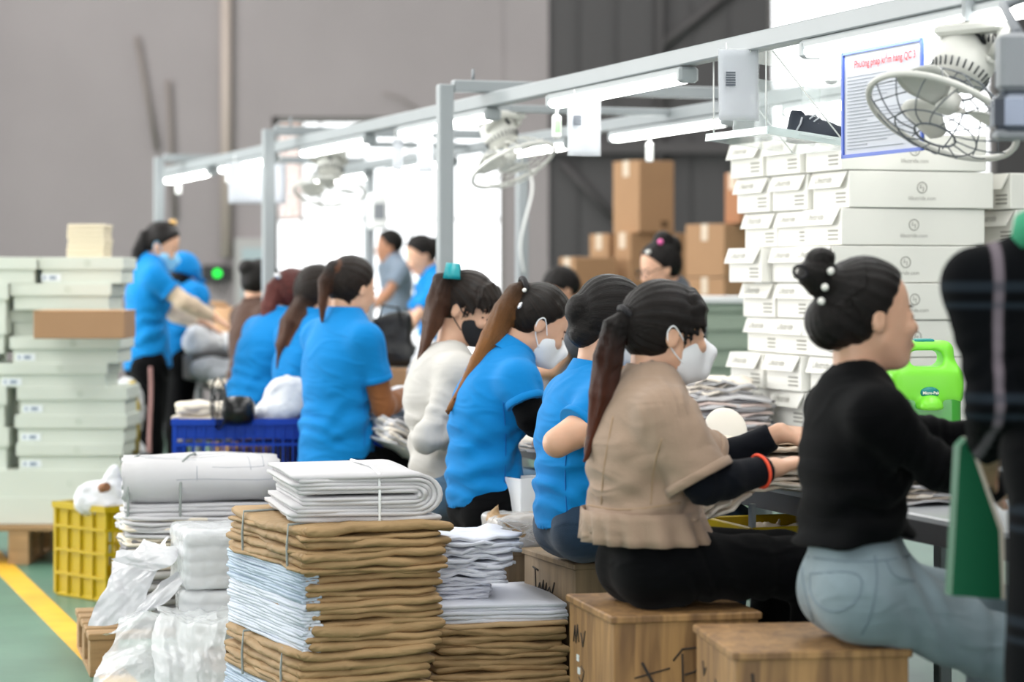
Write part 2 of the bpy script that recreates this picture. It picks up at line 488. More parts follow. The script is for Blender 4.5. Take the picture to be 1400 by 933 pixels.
# windows: frame, mullions and panes
def window(name, xa, xb, za, zb_, Y, cols, rows, skip=()):
    b = MB(); t = .05
    b.box(((xa+xb)/2, Y, za+t/2), (xb-xa, .06, t)); b.box(((xa+xb)/2, Y, zb_-t/2), (xb-xa, .06, t))
    b.box((xa+t/2, Y, (za+zb_)/2), (t, .06, zb_-za)); b.box((xb-t/2, Y, (za+zb_)/2), (t, .06, zb_-za))
    o = struct(b.build(name, FRAME_G))
    for c in cols: b = MB(); b.box((c, Y, (za+zb_)/2), (.025, .05, zb_-za-.1)); b.build('mullion', FRAME_G, o)
    for r in rows: b = MB(); b.box(((xa+xb)/2, Y, r), (xb-xa-.1, .045, .025)); b.build('transom', FRAME_G, o)
    xs = [xa+t]+list(cols)+[xb-t]; zs = [za+t]+list(rows)+[zb_-t]
    for i in range(len(xs)-1):
        for j in range(len(zs)-1):
            b = MB(); b.box(((xs[i]+xs[i+1])/2, Y+.005, (zs[j]+zs[j+1])/2), (xs[i+1]-xs[i]-.012, .006, zs[j+1]-zs[j]-.012))
            p = b.build('pane', TERRA if (i, j) in skip else GLASS, o)
TERRA = mat('terracotta_panel', '#d9a487', rough=.8)
window('window_1', x0, x1, zb, zt, YB+.1, [wx(x, YB) for x in (412, 437, 497, 560, 620)], [wz(y, YB) for y in (182, 300)], skip=((0, 2),))
window('window_2', o0, o1, 1.8, 4.8, YD+.1, [wx(x, YD) for x in (1128, 1206, 1284)], [wz(y, YD) for y in (120,)])
# wall pipes and fittings
for i, (a, c, r, m) in enumerate((((186, 50), (214, 205), .022, PIPE), ((229, 110), (238, 300), .022, PIPE), ((309, -60), (309, 352), .05, PIPE_L))):
    b = MB(); b.tube([at(*a, YB-.06), at(*c, YB-.06)], r, 10)
    tag(b.build('wall_pipe', m), ['thin slanting grey pipe high on the left wall', 'thin upright grey pipe on the wall behind the standing woman', 'wide pale downpipe on the wall left of the bright window'][i], 'pipe')
b = MB(); b.tube([at(523, 127, YB-.05), at(545, 134, YB-.05), at(572, 150, YB-.05)], .008, 6)
tag(b.build('loose_cable', PIPE), 'loose thin cable curving out of the wall above the window', 'cable')
e = empty('electrical_panel', 'grey wall-mounted electrical panel with a red indicator', 'panel', at(344, 436, YB-.09))
b = MB(); b.box((0, 0, .36), (.30, .14, .74), bev=.012); b.build('cabinet', mat('panel_grey', '#a9a7a6', rough=.5), e)
b = MB(); b.box((0.02, -.076, .40), (.20, .02, .48), bev=.006); b.build('door', mat('panel_door', '#9fb0b4', rough=.3), e)
b = MB(); b.lathe([(.03, 0), (.03, .02), (.02, .03)], (.0, -.086, .36), (0, -1, 0), 14); b.build('indicator', mat('red_lens', '#d83a34', rough=.3), e)
e = empty('wall_indicator', 'black wall box with a glowing green lamp', 'indicator', at(295, 386, YB-.06))
b = MB(); b.box((0, 0, .08), (.24, .09, .15), bev=.01); b.build('housing', mat('black_plastic', '#1d1e20', rough=.45), e)
b = MB(); b.lathe([(.034, 0), (.034, .012), (.026, .02)], (.02, -.045, .08), (0, -1, 0), 18); b.build('lamp', mat('green_led', '#10b030', emit='#12d23a', estr=2.2), e)
b = MB(); b.tube([(.0, 0, .01), (.01, 0, -.08), (.06, 0, -.12), (.09, 0, -.02)], .006, 6); b.build('cable', mat('black_plastic', ''), e)
# ------------------------------------------------------------------ people
SKIN = mat('skin', '#dcae92', rough=.5, noise=.1, nscale=14, sss=.12, bump=.03, bscale=300)
SKIN_D = mat('skin_tan', '#b98568', rough=.5, noise=.1, nscale=14, sss=.1)
def cloth(name, col, **k):
    a = dict(rough=.85, noise=.10, nscale=9, bump=.12, bscale=420, sheen=.15, spec=.25, fold=.6); a.update(k)
    return mat(name, col, **a)
BLUE = cloth('blue_polo_knit', '#0580c8', noise=.08, sheen=.05)
WHITE_KNIT = cloth('white_knit', '#c9c6c1', fold=.35)
BLACK_KNIT = cloth('black_knit', '#050608', noise=.2, fold=.3, spec=.08, sheen=.03)
BEIGE = cloth('beige_linen', '#9f8875', bscale=260, bump=.2)
BLACK_TROUSER = cloth('black_trouser', '#07080a', noise=.15, spec=.08, sheen=.03)
JEAN_LIGHT = cloth('pale_denim', '#84959d', noise=.22, nscale=7, bump=.25)
JEAN_MID = cloth('mid_denim', '#5d7c97', noise=.2, bump=.25)
JEAN_DARK = cloth('dark_denim', '#24394f', noise=.25, bump=.25)
BROWN_SLEEVE = cloth('brown_sleeve', '#8a5733')
NAVY_SLEEVE = cloth('navy_sleeve', '#0a0e16', spec=.15, sheen=.04)
CREAM_SLEEVE = cloth('cream_sleeve', '#dcc6ae')
BROWN_TOP = cloth('brown_top', '#4a3227')
GREY_SHIRT = cloth('grey_blue_shirt', '#7d8b9c')
GREY_TOP = cloth('charcoal_top', '#4b4f56')
MASK_W = mat('white_mask', '#eceef1', rough=.8, bump=.1, bscale=200)
MASK_B = mat('black_mask', '#1b1c20', rough=.8, bump=.1, bscale=200)
MASK_BL = mat('blue_mask', '#8fcdf0', rough=.8, bump=.1, bscale=200)
EYE = mat('eye_dark', '#1a1210', rough=.2)
BROW = mat('eyebrow', '#2a1c17', rough=.8)
LIP = mat('lip', '#b5625a', rough=.4)
SHOE = mat('dark_shoe', '#2b2b30', rough=.6)
H_BLACK = hair_mat('black_hair', '#030202', '#191311')
H_BROWN = hair_mat('dark_brown_hair', '#040302', '#261912', tip='#5f3b27')
H_ORANGE = hair_mat('black_to_copper_hair', '#040302', '#1f1610', tip='#a06833')
H_RED = hair_mat('wine_red_hair', '#1a0a09', '#6a2f2a', tip='#7a3f38')
H_AUBURN = hair_mat('black_to_auburn_hair', '#030202', '#1b1310', tip='#5e2d19')
HAIR_TIE = mat('hair_tie', '#17151a', rough=.6, bump=.4, bscale=200)

_SPH = {}
def sph_mesh(m, n=12):
    if m.name in _SPH: return _SPH[m.name]
    b = MB(); prof = [(max(.002, math.sin(math.pi*i/8)), -math.cos(math.pi*i/8)) for i in range(9)]
    b.lathe(prof, n=n); _SPH[m.name] = b.mesh('pebble', m); return _SPH[m.name]
def blob(name, m, c, rad, Rm, parent):
    """a small smooth ellipsoid placed in a frame, as its own part"""
    o = link(name, sph_mesh(m), parent)
    M = Matrix([[Rm[i, j]*rad[j] for j in range(3)]+[float(c[i]-parent.matrix_basis.translation[i])] for i in range(3)]+[[0, 0, 0, 1]])
    o.matrix_basis = M
    return o
def chaikin(p, it=2):
    for _ in range(it):
        q = [p[0]]
        for a, b in zip(p[:-1], p[1:]): q += [a*.75+b*.25, a*.25+b*.75]
        p = q+[p[-1]]
    return p
def split_chain(ch, n=9, seed=0, spread=.62, rr=.5):
    """one ponytail chain -> several overlapping locks with tapering tips"""
    rg = random.Random(seed); out = [[(np.array(p, float), r*.72) for p, r in ch[:-1]]]
    for k in range(n):
        a = 2*math.pi*k/n + rg.uniform(-.3, .3); rad = spread*rg.uniform(.75, 1.1); lk = []
        m = len(ch)
        for i, (p, r) in enumerate(ch):
            p = np.array(p, float); d = nrm(np.array(ch[min(i+1, m-1)][0], float)-np.array(ch[max(i-1, 0)][0], float))
            s1 = nrm(np.cross(d, np.array([.2, 1, .1]))); s2 = np.cross(d, s1)
            w = min(1, i/2.0); t = i/(m-1)
            off = (s1*math.cos(a+.5*t)+s2*math.sin(a+.5*t))*max(r, .012 if i > 1 else r)*rad*w
            lk.append((p + off + (d*rg.uniform(-.02, .03) if i == m-1 else 0), max(.003, r*rr*(1 if t < .7 else (1.25-t)*1.6))))
        out.append(lk)
    return out
def lerp(a, b, t): return a + (b-a)*t

def hand(S, w, d, n, curl=.5, sc=1.0, thumb=1):
    """palm and five bent fingers; w wrist, d direction to knuckles, n back-of-hand normal"""
    d = nrm(d); n = nrm(n-d*np.dot(n, d)); sdv = np.cross(d, n)*thumb      # sdv points to the thumb side
    Rm = np.stack([sdv, d, n], 1)
    S.rbox(w + d*.045*sc, np.array([.036, .046, .013])*sc, .012*sc, Rm, k=.02)
    kn = w + d*.085*sc
    for i, (o, l) in enumerate(((.027, .068), (.009, .076), (-.009, .070), (-.026, .055))):
        p = kn + sdv*o*sc; a = curl*.5; dirn = d
        for j, fr in enumerate((.45, .32, .23)):
            dirn = nrm(math.cos(a)*d - math.sin(a)*n + sdv*o*1.2)
            q = p + dirn*l*fr*sc
            S.cone(p, q, (.0088-.0008*j)*sc, (.0082-.0010*j)*sc, k=.004)
            p = q; a += curl*.75
    p = w + d*.025*sc + sdv*.03*sc
    for j, (l, a) in enumerate(((.038, .75), (.030, .55), (.024, .35))):
        dirn = nrm(d*math.cos(a)+sdv*math.sin(a) - n*curl*.5)
        q = p + dirn*l*sc
        S.cone(p, q, (.0125-.0015*j)*sc, (.011-.0015*j)*sc, k=.006); p = q

def person(label, pel, wai, che, nec, hea, tf, hf, R, L, legs, vox=.008, sc=1.0, shirt=BLUE, sleeve=.62, ease=1.0, hem=.5,
           trousers=BLACK_TROUSER, cover=None, cover_rng=(.5, 2.0), hairm=H_BLACK, hair=None, mask=None, skin=SKIN, collar=True,
           headsc=1.0, bust=1.0, head_up=None, hands=(None, None), seed=1, bangs=False, face=True, tip0=.25, slim=1.0,
           crew=False, parts_extra=None, hair_short=False, hvox=None, shoulder=.152, ears=True, shirt_name='shirt', tslim=1.0, gather=False,
           trousers_name='trousers', cover_name='arm_sleeve', sleeve_flare=1.0, sleeve_r0=1.0, lipcol=True, folds=True):
    pel, wai, che, nec, hea = [np.array(p, float) for p in (pel, wai, che, nec, hea)]
    tf = nrm([tf[0], tf[1], 0]); left = np.array([-tf[1], tf[0], 0])
    hf = nrm(hf); hl = nrm(np.cross(UP, hf)) if head_up is None else nrm(np.cross(head_up, hf)); hu = np.cross(hf, hl)
    HR = np.stack([hf, hl, hu], 1)
    hs = headsc*sc*.97
    H = lambda x, y, z: hea + HR @ (np.array([x, y, z])*hs)
    root = empty('person', label, 'person', (pel[0], pel[1], 0.0))
    org = np.array(root.location)
    ctop = lerp(che, nec, .72)
    shp = lerp(che, nec, .60); shR = shp - left*shoulder*sc; shL = shp + left*shoulder*sc
    eR, wR = [np.array(p, float) for p in R]; eL, wL = [np.array(p, float) for p in L]
    hipR = pel - left*.085*sc; hipL = pel + left*.085*sc
    allp = [pel, wai, che, nec, hea, eR, wR, eL, wL] + [np.array(p, float) for lg in legs for p in lg]
    lo = np.min(allp, 0)-.26; hi = np.max(allp, 0)+.26
    # ---- body: one continuous skin surface
    S = SDF(lo, hi, vox)
    b = .93*sc*slim
    S.cone(pel, wai, .135*b, .108*b, .03, left, .72, cap=1.5)
    S.cone(wai, che, .108*b, .122*b, .03, left, .70)
    S.cone(che, ctop, .122*b, .085*b, .03, left, .62)
    S.cone(ctop, shR, .05*sc, .043*sc, .04); S.cone(ctop, shL, .05*sc, .043*sc, .04)
    S.cone(lerp(ctop, nec, .3), H(-.038, 0, -.035), .050*sc, .046*sc, .02)
    for (sh, e, w) in ((shR, eR, wR), (shL, eL, wL)):
        q_ = .82 if (sleeve > 1 or cover is not None) else 1.0
        S.cone(sh, e, .044*sc*q_, .035*sc*q_, .02); S.cone(e, lerp(e, w, .3), .036*sc*q_, .037*sc*q_, .02); S.cone(lerp(e, w, .3), w, .037*sc*q_, .025*sc, .02)
    for (hp, lg) in ((hipR, legs[0]), (hipL, legs[1])):
        kn, an = np.array(lg[0], float), np.array(lg[1], float)
        S.cone(hp, kn, .072*b, .05*sc, .03); S.cone(kn, lerp(kn, an, .35), .05*sc, .05*sc, .02); S.cone(lerp(kn, an, .35), an, .05*sc, .03*sc, .02)
        S.cone(an, an + tf*.10*sc - UP*.03, .032*sc, .025*sc, .02)
    for i, (w, e, hd) in enumerate(((wR, eR, hands[0]), (wL, eL, hands[1]))):
        if hd is None:
            d = nrm(w-e); n = UP; cu = .6
        else: d, n, cu = hd
        hand(S, w, np.array(d, float), np.array(n, float), cu, sc*.97, 1 if i == 1 else -1)
    # head
    S.ell(H(-.012, 0, .032), np.array([.094, .074, .092])*hs, HR, .012)
    S.ell(H(.026, 0, -.035), np.array([.062, .058, .078])*hs, HR, .03)
    S.ell(H(.058, 0, -.090), np.array([.025, .025, .020])*hs, HR, .022)
    S.cone(H(.01, .045, -.05), H(.05, .02, -.088), .016*hs, .016*hs, .02); S.cone(H(.01, -.045, -.05), H(.05, -.02, -.088), .016*hs, .016*hs, .02)
    S.cone(H(.079, 0, .012), H(.097, 0, -.026), .0075*hs, .0105*hs, .010)          # nose
    S.ell(H(.088, .011, -.030), np.array([.010, .008, .007])*hs, HR, .006); S.ell(H(.088, -.011, -.030), np.array([.010, .008, .007])*hs, HR, .006)
    S.ell(H(.078, .030, -.022), np.array([.014, .018, .014])*hs, HR, .02); S.ell(H(.078, -.030, -.022), np.array([.014, .018, .014])*hs, HR, .02)
    S.ell(H(.083, 0, -.055), np.array([.011, .020, .0065])*hs, HR, .006); S.ell(H(.081, 0, -.067), np.array([.011, .017, .0075])*hs, HR, .006)
    for sy in (1, -1):
        S.ell(H(.088, sy*.032, .006), np.array([.012, .017, .010])*hs, HR, .010, sub=True)
        S.ell(H(.072, sy*.032, .004), np.array([.013, .015, .012])*hs, HR, .006)
        if ears:
            S.ell(H(-.008, sy*.077, -.004), np.array([.018, .009, .030])*hs, HR, .006)
            S.ell(H(-.002, sy*.086, .000), np.array([.009, .006, .016])*hs, HR, .004, sub=True)
    body, _ = S.build('body', skin, root, 1)
    if face:
        for sy in (1, -1):
            blob('eye', EYE, H(.0800, sy*.032, .002), np.array([.0035, .0135, .0038])*hs, HR, root)
            blob('eyebrow', BROW, H(.0775, sy*.033, .024), np.array([.004, .017, .0028])*hs, HR, root)
        if mask is None and lipcol:
            blob('lips', LIP, H(.0865, 0, -.0605), np.array([.0085, .0185, .0075])*hs, HR, root)
    # ---- shirt
    if shirt is not None:
        S = SDF(lo, hi, vox)
        g = sc*slim*ease
        hp = lerp(pel, wai, hem) if hem >= 0 else pel + nrm(pel-wai)*(-hem)
        S.cone(hp, wai, .160*g, .140*g, .03, left, .79, cap=3)
        S.cone(wai, che, .138*g, .146*g, .03, left, .74)
        S.cone(che, ctop, .146*g, .112*g, .04, left, .68)
        S.cone(che + tf*.055*sc + left*.06*sc - UP*.0, che + tf*.07*sc + left*.055*sc - UP*.03, .055*sc*bust, .055*sc*bust, .04)
        S.cone(che + tf*.055*sc - left*.06*sc, che + tf*.07*sc - left*.055*sc - UP*.03, .055*sc*bust, .055*sc*bust, .04)
        S.cone(ctop, shR, .062*sc, .052*sc, .06); S.cone(ctop, shL, .062*sc, .052*sc, .06)
        S.cone(nec-UP*.035*sc, shR, .046*sc, .05*sc, .05); S.cone(nec-UP*.035*sc, shL, .046*sc, .05*sc, .05)
        ax = nrm(wai-hp)
        S.cut(hp, -ax)
        for (sh, e, w) in ((shR, eR, wR), (shL, eL, wL)):
            if sleeve <= 1:
                p = lerp(sh, e, sleeve)
                S.cone(sh, lerp(sh, p, .35), .052*sc*sleeve_r0, .056*sc*lerp(sleeve_r0, sleeve_flare, .4), .045)
                S.cone(lerp(sh, p, .35), p, .056*sc*lerp(sleeve_r0, sleeve_flare, .4), (.056+.004*ease)*sc*sleeve_flare, .014, flat1=True)
            else:
                m_ = lerp(sh, e, .35); S.cone(sh, m_, .052*sc, .050*sc, .045); S.cone(m_, e, .050*sc, .043*sc, .014); p = lerp(e, w, sleeve-1)
                S.cone(e, p, .044*sc, .036*sc, .025, flat1=True)
                if folds:
                    S.fold(lerp(sh, e, .75), e-sh, .0045, 170, .09*sc, .5)
                    S.fold(lerp(e, w, .3), w-e, .0035, 190, .08*sc, 1.5)
        cd = nrm(H(-.02, 0, -.05)-nec)
        if collar:
            S.cone(nec - cd*.03, nec + cd*.012*sc, .080*sc, .064*sc, .02, left, .95, flat1=True)
            S.cone(nec + cd*.0, nec + cd*.09*sc, .054*sc, .056*sc, .0, sub=True)
        else:
            S.cone(nec - cd*.02, nec + cd*.005*sc, .08*sc, .068*sc, .03, left, .95, flat1=True)
            S.cone(nec + cd*.0, nec + cd*.09*sc, .05*sc, .056*sc, .0, sub=True)
        if gather:
            for sh in (shR, shL): S.fold(sh + UP*.02*sc + (sh-ctop)*.15, tf, .005, 230, .075*sc, .4)
        if folds:
            S.wrinkle(.0045, 26, seed)
            S.fold(wai - tf*.07, nrm(UP + .35*tf), .008, 95, .15*sc, seed)
            S.fold(wai + tf*.03 - left*.12, nrm(UP - .5*tf), .009, 85, .13*sc, seed*1.7)
            S.fold(ctop - left*.13 + tf*.05 - UP*.07, nrm(tf+UP*.6), .008, 90, .10*sc, seed*.7)
        so, _ = S.build(shirt_name, shirt, root, 1)
        if collar:
            cl = MB(); fwd = nrm(np.cross(left, cd)); v = []; f = []; n = 36
            for k in range(n):
                a = 2*math.pi*k/n; d = left*math.cos(a)+fwd*math.sin(a)*.98; dip = -.022*max(0, math.sin(a))**2
                for (r_, h_) in ((.086, -.012), (.0805, .012), (.070, .040), (.064, .041), (.060, .010)): v.append(nec + d*r_*sc + cd*(h_+dip+.016)*sc - org)
            for k in range(n):
                for j in range(4): a0 = k*5+j; b0 = ((k+1) % n)*5+j; f.append((a0, b0, b0+1, a0+1))
            cl.add(v, f, True); cl.build('collar', shirt, root)
        if sleeve <= 1 and collar:
            cb = MB()
            for (sh, e) in ((shR, eR), (shL, eL)):
                p = lerp(sh, e, sleeve); d = nrm(e-sh)
                cb = MB(); cb.lathe([(.0595*sc*sleeve_flare, 0), (.0625*sc*sleeve_flare, .002), (.0625*sc*sleeve_flare, .020), (.0600*sc*sleeve_flare, .022)], p-d*.021-org, d, 28)
                cb.build('sleeve_band', shirt, root)
    # ---- trousers
    S = SDF(lo, hi, max(vox, .009))
    g = sc*slim*tslim
    tp = lerp(pel, wai, .75)
    S.cone(pel, tp, .148*g, .122*g, .03, left, .72, cap=1.45, flat1=True)
    for (hp, lg, sg) in ((hipR, legs[0], -1), (hipL, legs[1], 1)):
        kn, an = np.array(lg[0], float), np.array(lg[1], float)
        S.ell(pel - tf*.018*sc + left*sg*.068*sc - UP*.015*sc, np.array([.092, .088, .090])*g, None, .03)
        S.cone(hp, kn, .086*g, .068*sc, .04); S.cone(kn, an, .069*sc, .055*sc, .03, flat1=True)
    S.wrinkle(.004, 24, seed+5)
    S.fold(hipR + tf*.10, nrm(tf+UP*.5), .010, 90, .13, 1.0); S.fold(np.array(legs[0][0])*.7+hipR*.3, tf, .005, 75, .16, 2.0)
    S.build(trousers_name, trousers, root, 1)
    for lg in legs:
        an = np.array(lg[1], float); S = SDF(an-.2, an+.22, .01)
        S.ell(an + tf*.055*sc - UP*.035, np.array([.115, .045, .04])*sc, np.stack([tf, left, UP], 1), .01)
        S.cone(an + UP*.02, an - UP*.03, .045*sc, .045*sc, .03)
        S.cut((0, 0, an[2]-.075), -UP)
        S.build('shoe', SHOE, root, 1)
    # ---- arm sleeves
    if cover is not None:
        for (sh, e, w) in ((shR, eR, wR), (shL, eL, wL)):
            S = SDF(np.min([sh, e, w], 0)-.12, np.max([sh, e, w], 0)+.12, min(vox, .008))
            a0, a1 = cover_rng
            S.cone(lerp(sh, e, a0), e, .049*sc, .043*sc, .02, flat0=True)
            S.cone(e, lerp(e, w, .3), .043*sc, .044*sc, .02); S.cone(lerp(e, w, .3), lerp(e, w, a1-1), .044*sc, .034*sc, .02, flat1=True)
            S.fold(e, nrm(w-sh), .003, 170, .07, seed)
            S.build(cover_name, cover, root, 1)
    # ---- mask
    if mask is not None:
        S = SDF(hea-.19, hea+.19, .005)
        S.ell(H(.030, 0, -.040), np.array([.067, .063, .076])*hs, HR, .02)
        S.ell(H(.060, 0, -.085), np.array([.03, .032, .024])*hs, HR, .03)
        S.cone(H(.090, 0, -.008), H(.112, 0, -.034), .008*hs, .012*hs, .02)
        S.cone(H(.112, 0, -.034), H(.098, 0, -.085), .012*hs, .016*hs, .025)
        S.cut(H(.02, 0, -.03), HR @ nrm(np.array([-1, 0, .12])))
        S.cut(H(.085, 0, .004), HR @ nrm(np.array([-.45, 0, 1])), .008)
        S.build('face_mask', mask, root, 1)
        for sy in (1, -1):
            tb = MB()
            tb.tube(chaikin([H(.03, sy*.064, -.018)-org, H(.005, sy*.080, .012)-org, H(-.012, sy*.088, .026)-org, H(-.026, sy*.084, .004)-org, H(-.012, sy*.078, -.030)-org, H(.028, sy*.060, -.065)-org]), .0020, 6)
            tb.build('ear_loop', mask, root)
    # ---- hair
    if hair is not None:
        hair = dict(hair)
        chains = [c for i_, ch in enumerate(hair.get('chains', [])) for c in (split_chain(ch, seed=seed+i_) if len(ch) > 4 and not hair.get('plain') else [ch])]; buns = hair.get('buns', [])
        pts = [hea-.16, hea+.16] + [np.array(p, float)+dx for ch in chains for p, r in ch for dx in (-r-.03, r+.03)] + [np.array(c)+dx for c, r in buns for dx in (-max(r)-.03, max(r)+.03)]
        S = SDF(np.min(pts, 0), np.max(pts, 0), hvox or min(vox, .006))
        S.ell(H(-.016, 0, .036), np.array([.104, .0845, .098])*hs, HR, .01)
        if hair_short:
            S.cut(H(-.03, 0, -.045), -hu, .01)
        else:
            S.ell(H(-.046, 0, .0), np.array([.062, .069, .064])*hs, HR, .03)
        o = hair.get('line', .006)
        S.cut(H(o/.85, 0, 0), HR @ np.array([.85, 0, -.52]), .012)
        if bangs:
            rg = random.Random(seed)
            for j in range(-8, 9):
                y = j*.0075; x0 = .062-.06*abs(y); ln = rg.uniform(-.012, .012)
                S.cone(H(x0-.01, y*.9, .110-abs(y)*.3), H(.088-abs(y)*.42, y*1.15, .068), .011*hs, .010*hs, .006)
                S.cone(H(.088-abs(y)*.42, y*1.15, .068), H(.0935-abs(y)*.40, y*1.3+rg.uniform(-.004, .004), .030+ln-abs(y)*.2), .0095*hs, .0035*hs, .003)
            for sy in (1, -1):
                for q in range(3): S.cone(H(.055-.012*q, sy*(.064+.002*q), .062), H(.056-.016*q, sy*(.072+.002*q), .0-.014*q), .011*hs, .0035*hs, .005)
        for (c, r) in buns: S.ell(c, r, HR, .012)
        for ch in chains:
            for (p, r), (p2, r2) in zip(ch[:-1], ch[1:]): S.cone(p, p2, r, r2, .006)
        rootp = np.array(hair.get('root', H(-.10, 0, .06)), float)
        # groove strands over the cap, towards the tie
        idx = np.nonzero(np.abs(S.f) < .02)
        P = np.stack([S.ax[i][idx[i]] for i in range(3)], 1)
        rd = nrm(rootp-H(0, 0, .02)); e1 = nrm(np.cross(rd, hl+.01)); e2 = np.cross(rd, e1)
        phi = np.arctan2((P-hea) @ e1, (P-hea) @ e2)
        S.f[idx] += (.0016*np.sin(phi*26+2*np.sin(phi*5))).astype(np.float32)
        ho, v = S.build('hair', hairm, root, 1)
        st = np.zeros((len(v), 3)); tipn = np.zeros(len(v))
        r0 = v-hea; phi = np.arctan2(r0 @ e1, r0 @ e2)
        st[:, 0] = np.cos(phi)*34; st[:, 1] = np.sin(phi)*34; st[:, 2] = (r0 @ rd)*6
        dcap = np.linalg.norm((r0 @ HR)/np.array([.12, .1, .12]), axis=1)
        for c, r in buns:
            q = (v-np.array(c)); m = np.linalg.norm(q, axis=1) < max(r)*1.25
            st[m, 0] = q[m] @ hu*420; st[m, 1] = (np.linalg.norm(q[m], axis=1))*300; st[m, 2] = np.arctan2(q[m] @ hf, q[m] @ hl)*2
        for ch in chains:
            best = np.full(len(v), 9.0); tot = sum(np.linalg.norm(np.array(b[0])-np.array(a[0])) for a, b in zip(ch[:-1], ch[1:])); acc = 0
            for (p, r), (p2, r2) in zip(ch[:-1], ch[1:]):
                p = np.array(p, float); p2 = np.array(p2, float); L_ = np.linalg.norm(p2-p); a = (p2-p)/L_
                s1 = nrm(np.cross(a, tf+.013)); s2 = np.cross(a, s1)
                q = v-p; t = np.clip(q @ a, 0, L_); dd = np.linalg.norm(q-t[:, None]*a, axis=1)/np.maximum(r+(r2-r)*t/L_, .004)
                m = (dd < best) & (dd < 1.5) & ((dcap > 1.0) | (acc > 0))
                best[m] = dd[m]
                rr = np.maximum(r+(r2-r)*t/L_, .006)
                st[m, 0] = ((q @ s1)/rr*14)[m]; st[m, 1] = ((q @ s2)/rr*14)[m]; st[m, 2] = ((acc+t)*7)[m]
                tipn[m] = np.clip((((acc+t)/tot)[m]-tip0)/(.6), 0, 1)
                acc += L_
        at1 = ho.data.attributes.new('strand', 'FLOAT_VECTOR', 'POINT'); at1.data.foreach_set('vector', st.astype(np.float32).ravel())
        at2 = ho.data.attributes.new('tipness', 'FLOAT', 'POINT'); at2.data.foreach_set('value', tipn.astype(np.float32))
    return dict(root=root, H=H, HR=HR, hl=hl, hu=hu, hf=hf, shR=shR, org=org, hs=hs, left=left, tf=tf)
class Plane:
    """vertical plane through a sitter, parallel to the direction the sitter faces"""
    def __init__(s, px0, Y0, d=V):
        s.Y0 = Y0; s.X0 = (px0-700)/F*Y0; s.d = nrm([d[0], d[1], 0]); s.l = np.array([-s.d[1], s.d[0], 0])
    def __call__(s, px, py, lat=0.0):
        X0 = s.X0 + s.l[0]*lat; Y0 = s.Y0 + s.l[1]*lat; a = (px-700)/F
        t = (a*Y0-X0)/(s.d[0]-s.d[1]*a)
        Y = Y0 + s.d[1]*t
        return np.array([X0+s.d[0]*t, Y, CH-(py-HY)/F*Y])
def sit_legs(pel, d=V, sc=1.0, drop=.02, out=.07, reach=.40):
    d = nrm([d[0], d[1], 0]); l = np.array([-d[1], d[0], 0]); r = []
    for s in (-1, 1):
        k = pel + d*reach*sc + l*s*(.085+out*.4) - UP*drop
        a = k - d*.05 + l*s*.01; a = np.array([a[0], a[1], .085]); r.append((k, a))
    return r
SEATS = []
def hair_clip(P, name, m, c, rad, R=None):
    return blob(name, m, c, rad, P['HR'] if R is None else R, P['root'])
PEARL = mat('pearl', '#f1efe9', rough=.2); TEAL = mat('teal_satin', '#0e8f98', rough=.4, bump=.1, bscale=80)
PINK = mat('pink_bead', '#ef6fb0', rough=.4); SILVER = mat('silver_clip', '#d8d8dc', rough=.25, metal=.8)
GOLD = mat('gold_clip', '#d8b070', rough=.35, metal=.5); ORANGE_TRIM = mat('orange_trim', '#ff5a3c', rough=.6)

def plaid_mat():
    m = bpy.data.materials.new('dark_plaid'); m.use_nodes = True; nt = m.node_tree; b = nt.nodes['Principled BSDF']
    b.inputs['Roughness'].default_value = .9; b.inputs['Specular IOR Level'].default_value = .1
    tc = nt.nodes.new('ShaderNodeTexCoord'); sp = nt.nodes.new('ShaderNodeSeparateXYZ'); nt.links.new(tc.outputs['Object'], sp.inputs[0])
    def line(sock, period, ph, w, soft):
        n = nt.nodes.new('ShaderNodeMath'); n.operation = 'MULTIPLY_ADD'; n.inputs[1].default_value = 1/period; n.inputs[2].default_value = ph
        nt.links.new(sock, n.inputs[0])
        f = nt.nodes.new('ShaderNodeMath'); f.operation = 'FRACT'; nt.links.new(n.outputs[0], f.inputs[0])
        s = nt.nodes.new('ShaderNodeMath'); s.operation = 'SUBTRACT'; s.inputs[1].default_value = .5; nt.links.new(f.outputs[0], s.inputs[0])
        a = nt.nodes.new('ShaderNodeMath'); a.operation = 'ABSOLUTE'; nt.links.new(s.outputs[0], a.inputs[0])
        r = nt.nodes.new('ShaderNodeMapRange'); r.inputs[1].default_value = w; r.inputs[2].default_value = w+soft; r.inputs[3].default_value = 1; r.inputs[4].default_value = 0
        nt.links.new(a.outputs[0], r.inputs[0]); return r.outputs[0]
    def mix(fac, c1, c2, k=1.0):
        x = nt.nodes.new('ShaderNodeMixRGB'); mu = nt.nodes.new('ShaderNodeMath'); mu.operation = 'MULTIPLY'; mu.inputs[1].default_value = k
        nt.links.new(fac, mu.inputs[0]); nt.links.new(mu.outputs[0], x.inputs[0])
        if isinstance(c1, tuple): x.inputs[1].default_value = c1
        else: nt.links.new(c1, x.inputs[1])
        x.inputs[2].default_value = c2; return x.outputs[0]
    c = mix(line(sp.outputs[0], .17, .565, .035, .03), hexc('#040609'), hexc('#7a7078'), .75)
    c = mix(line(sp.outputs[2], .20, .33, .03, .03), c, hexc('#2a333c'), .55)
    c = mix(line(sp.outputs[2], .20, .50, .012, .03), c, hexc('#303a44'), .45)
    nt.links.new(c, b.inputs['Base Color'])
    return m
PLAID = plaid_mat()

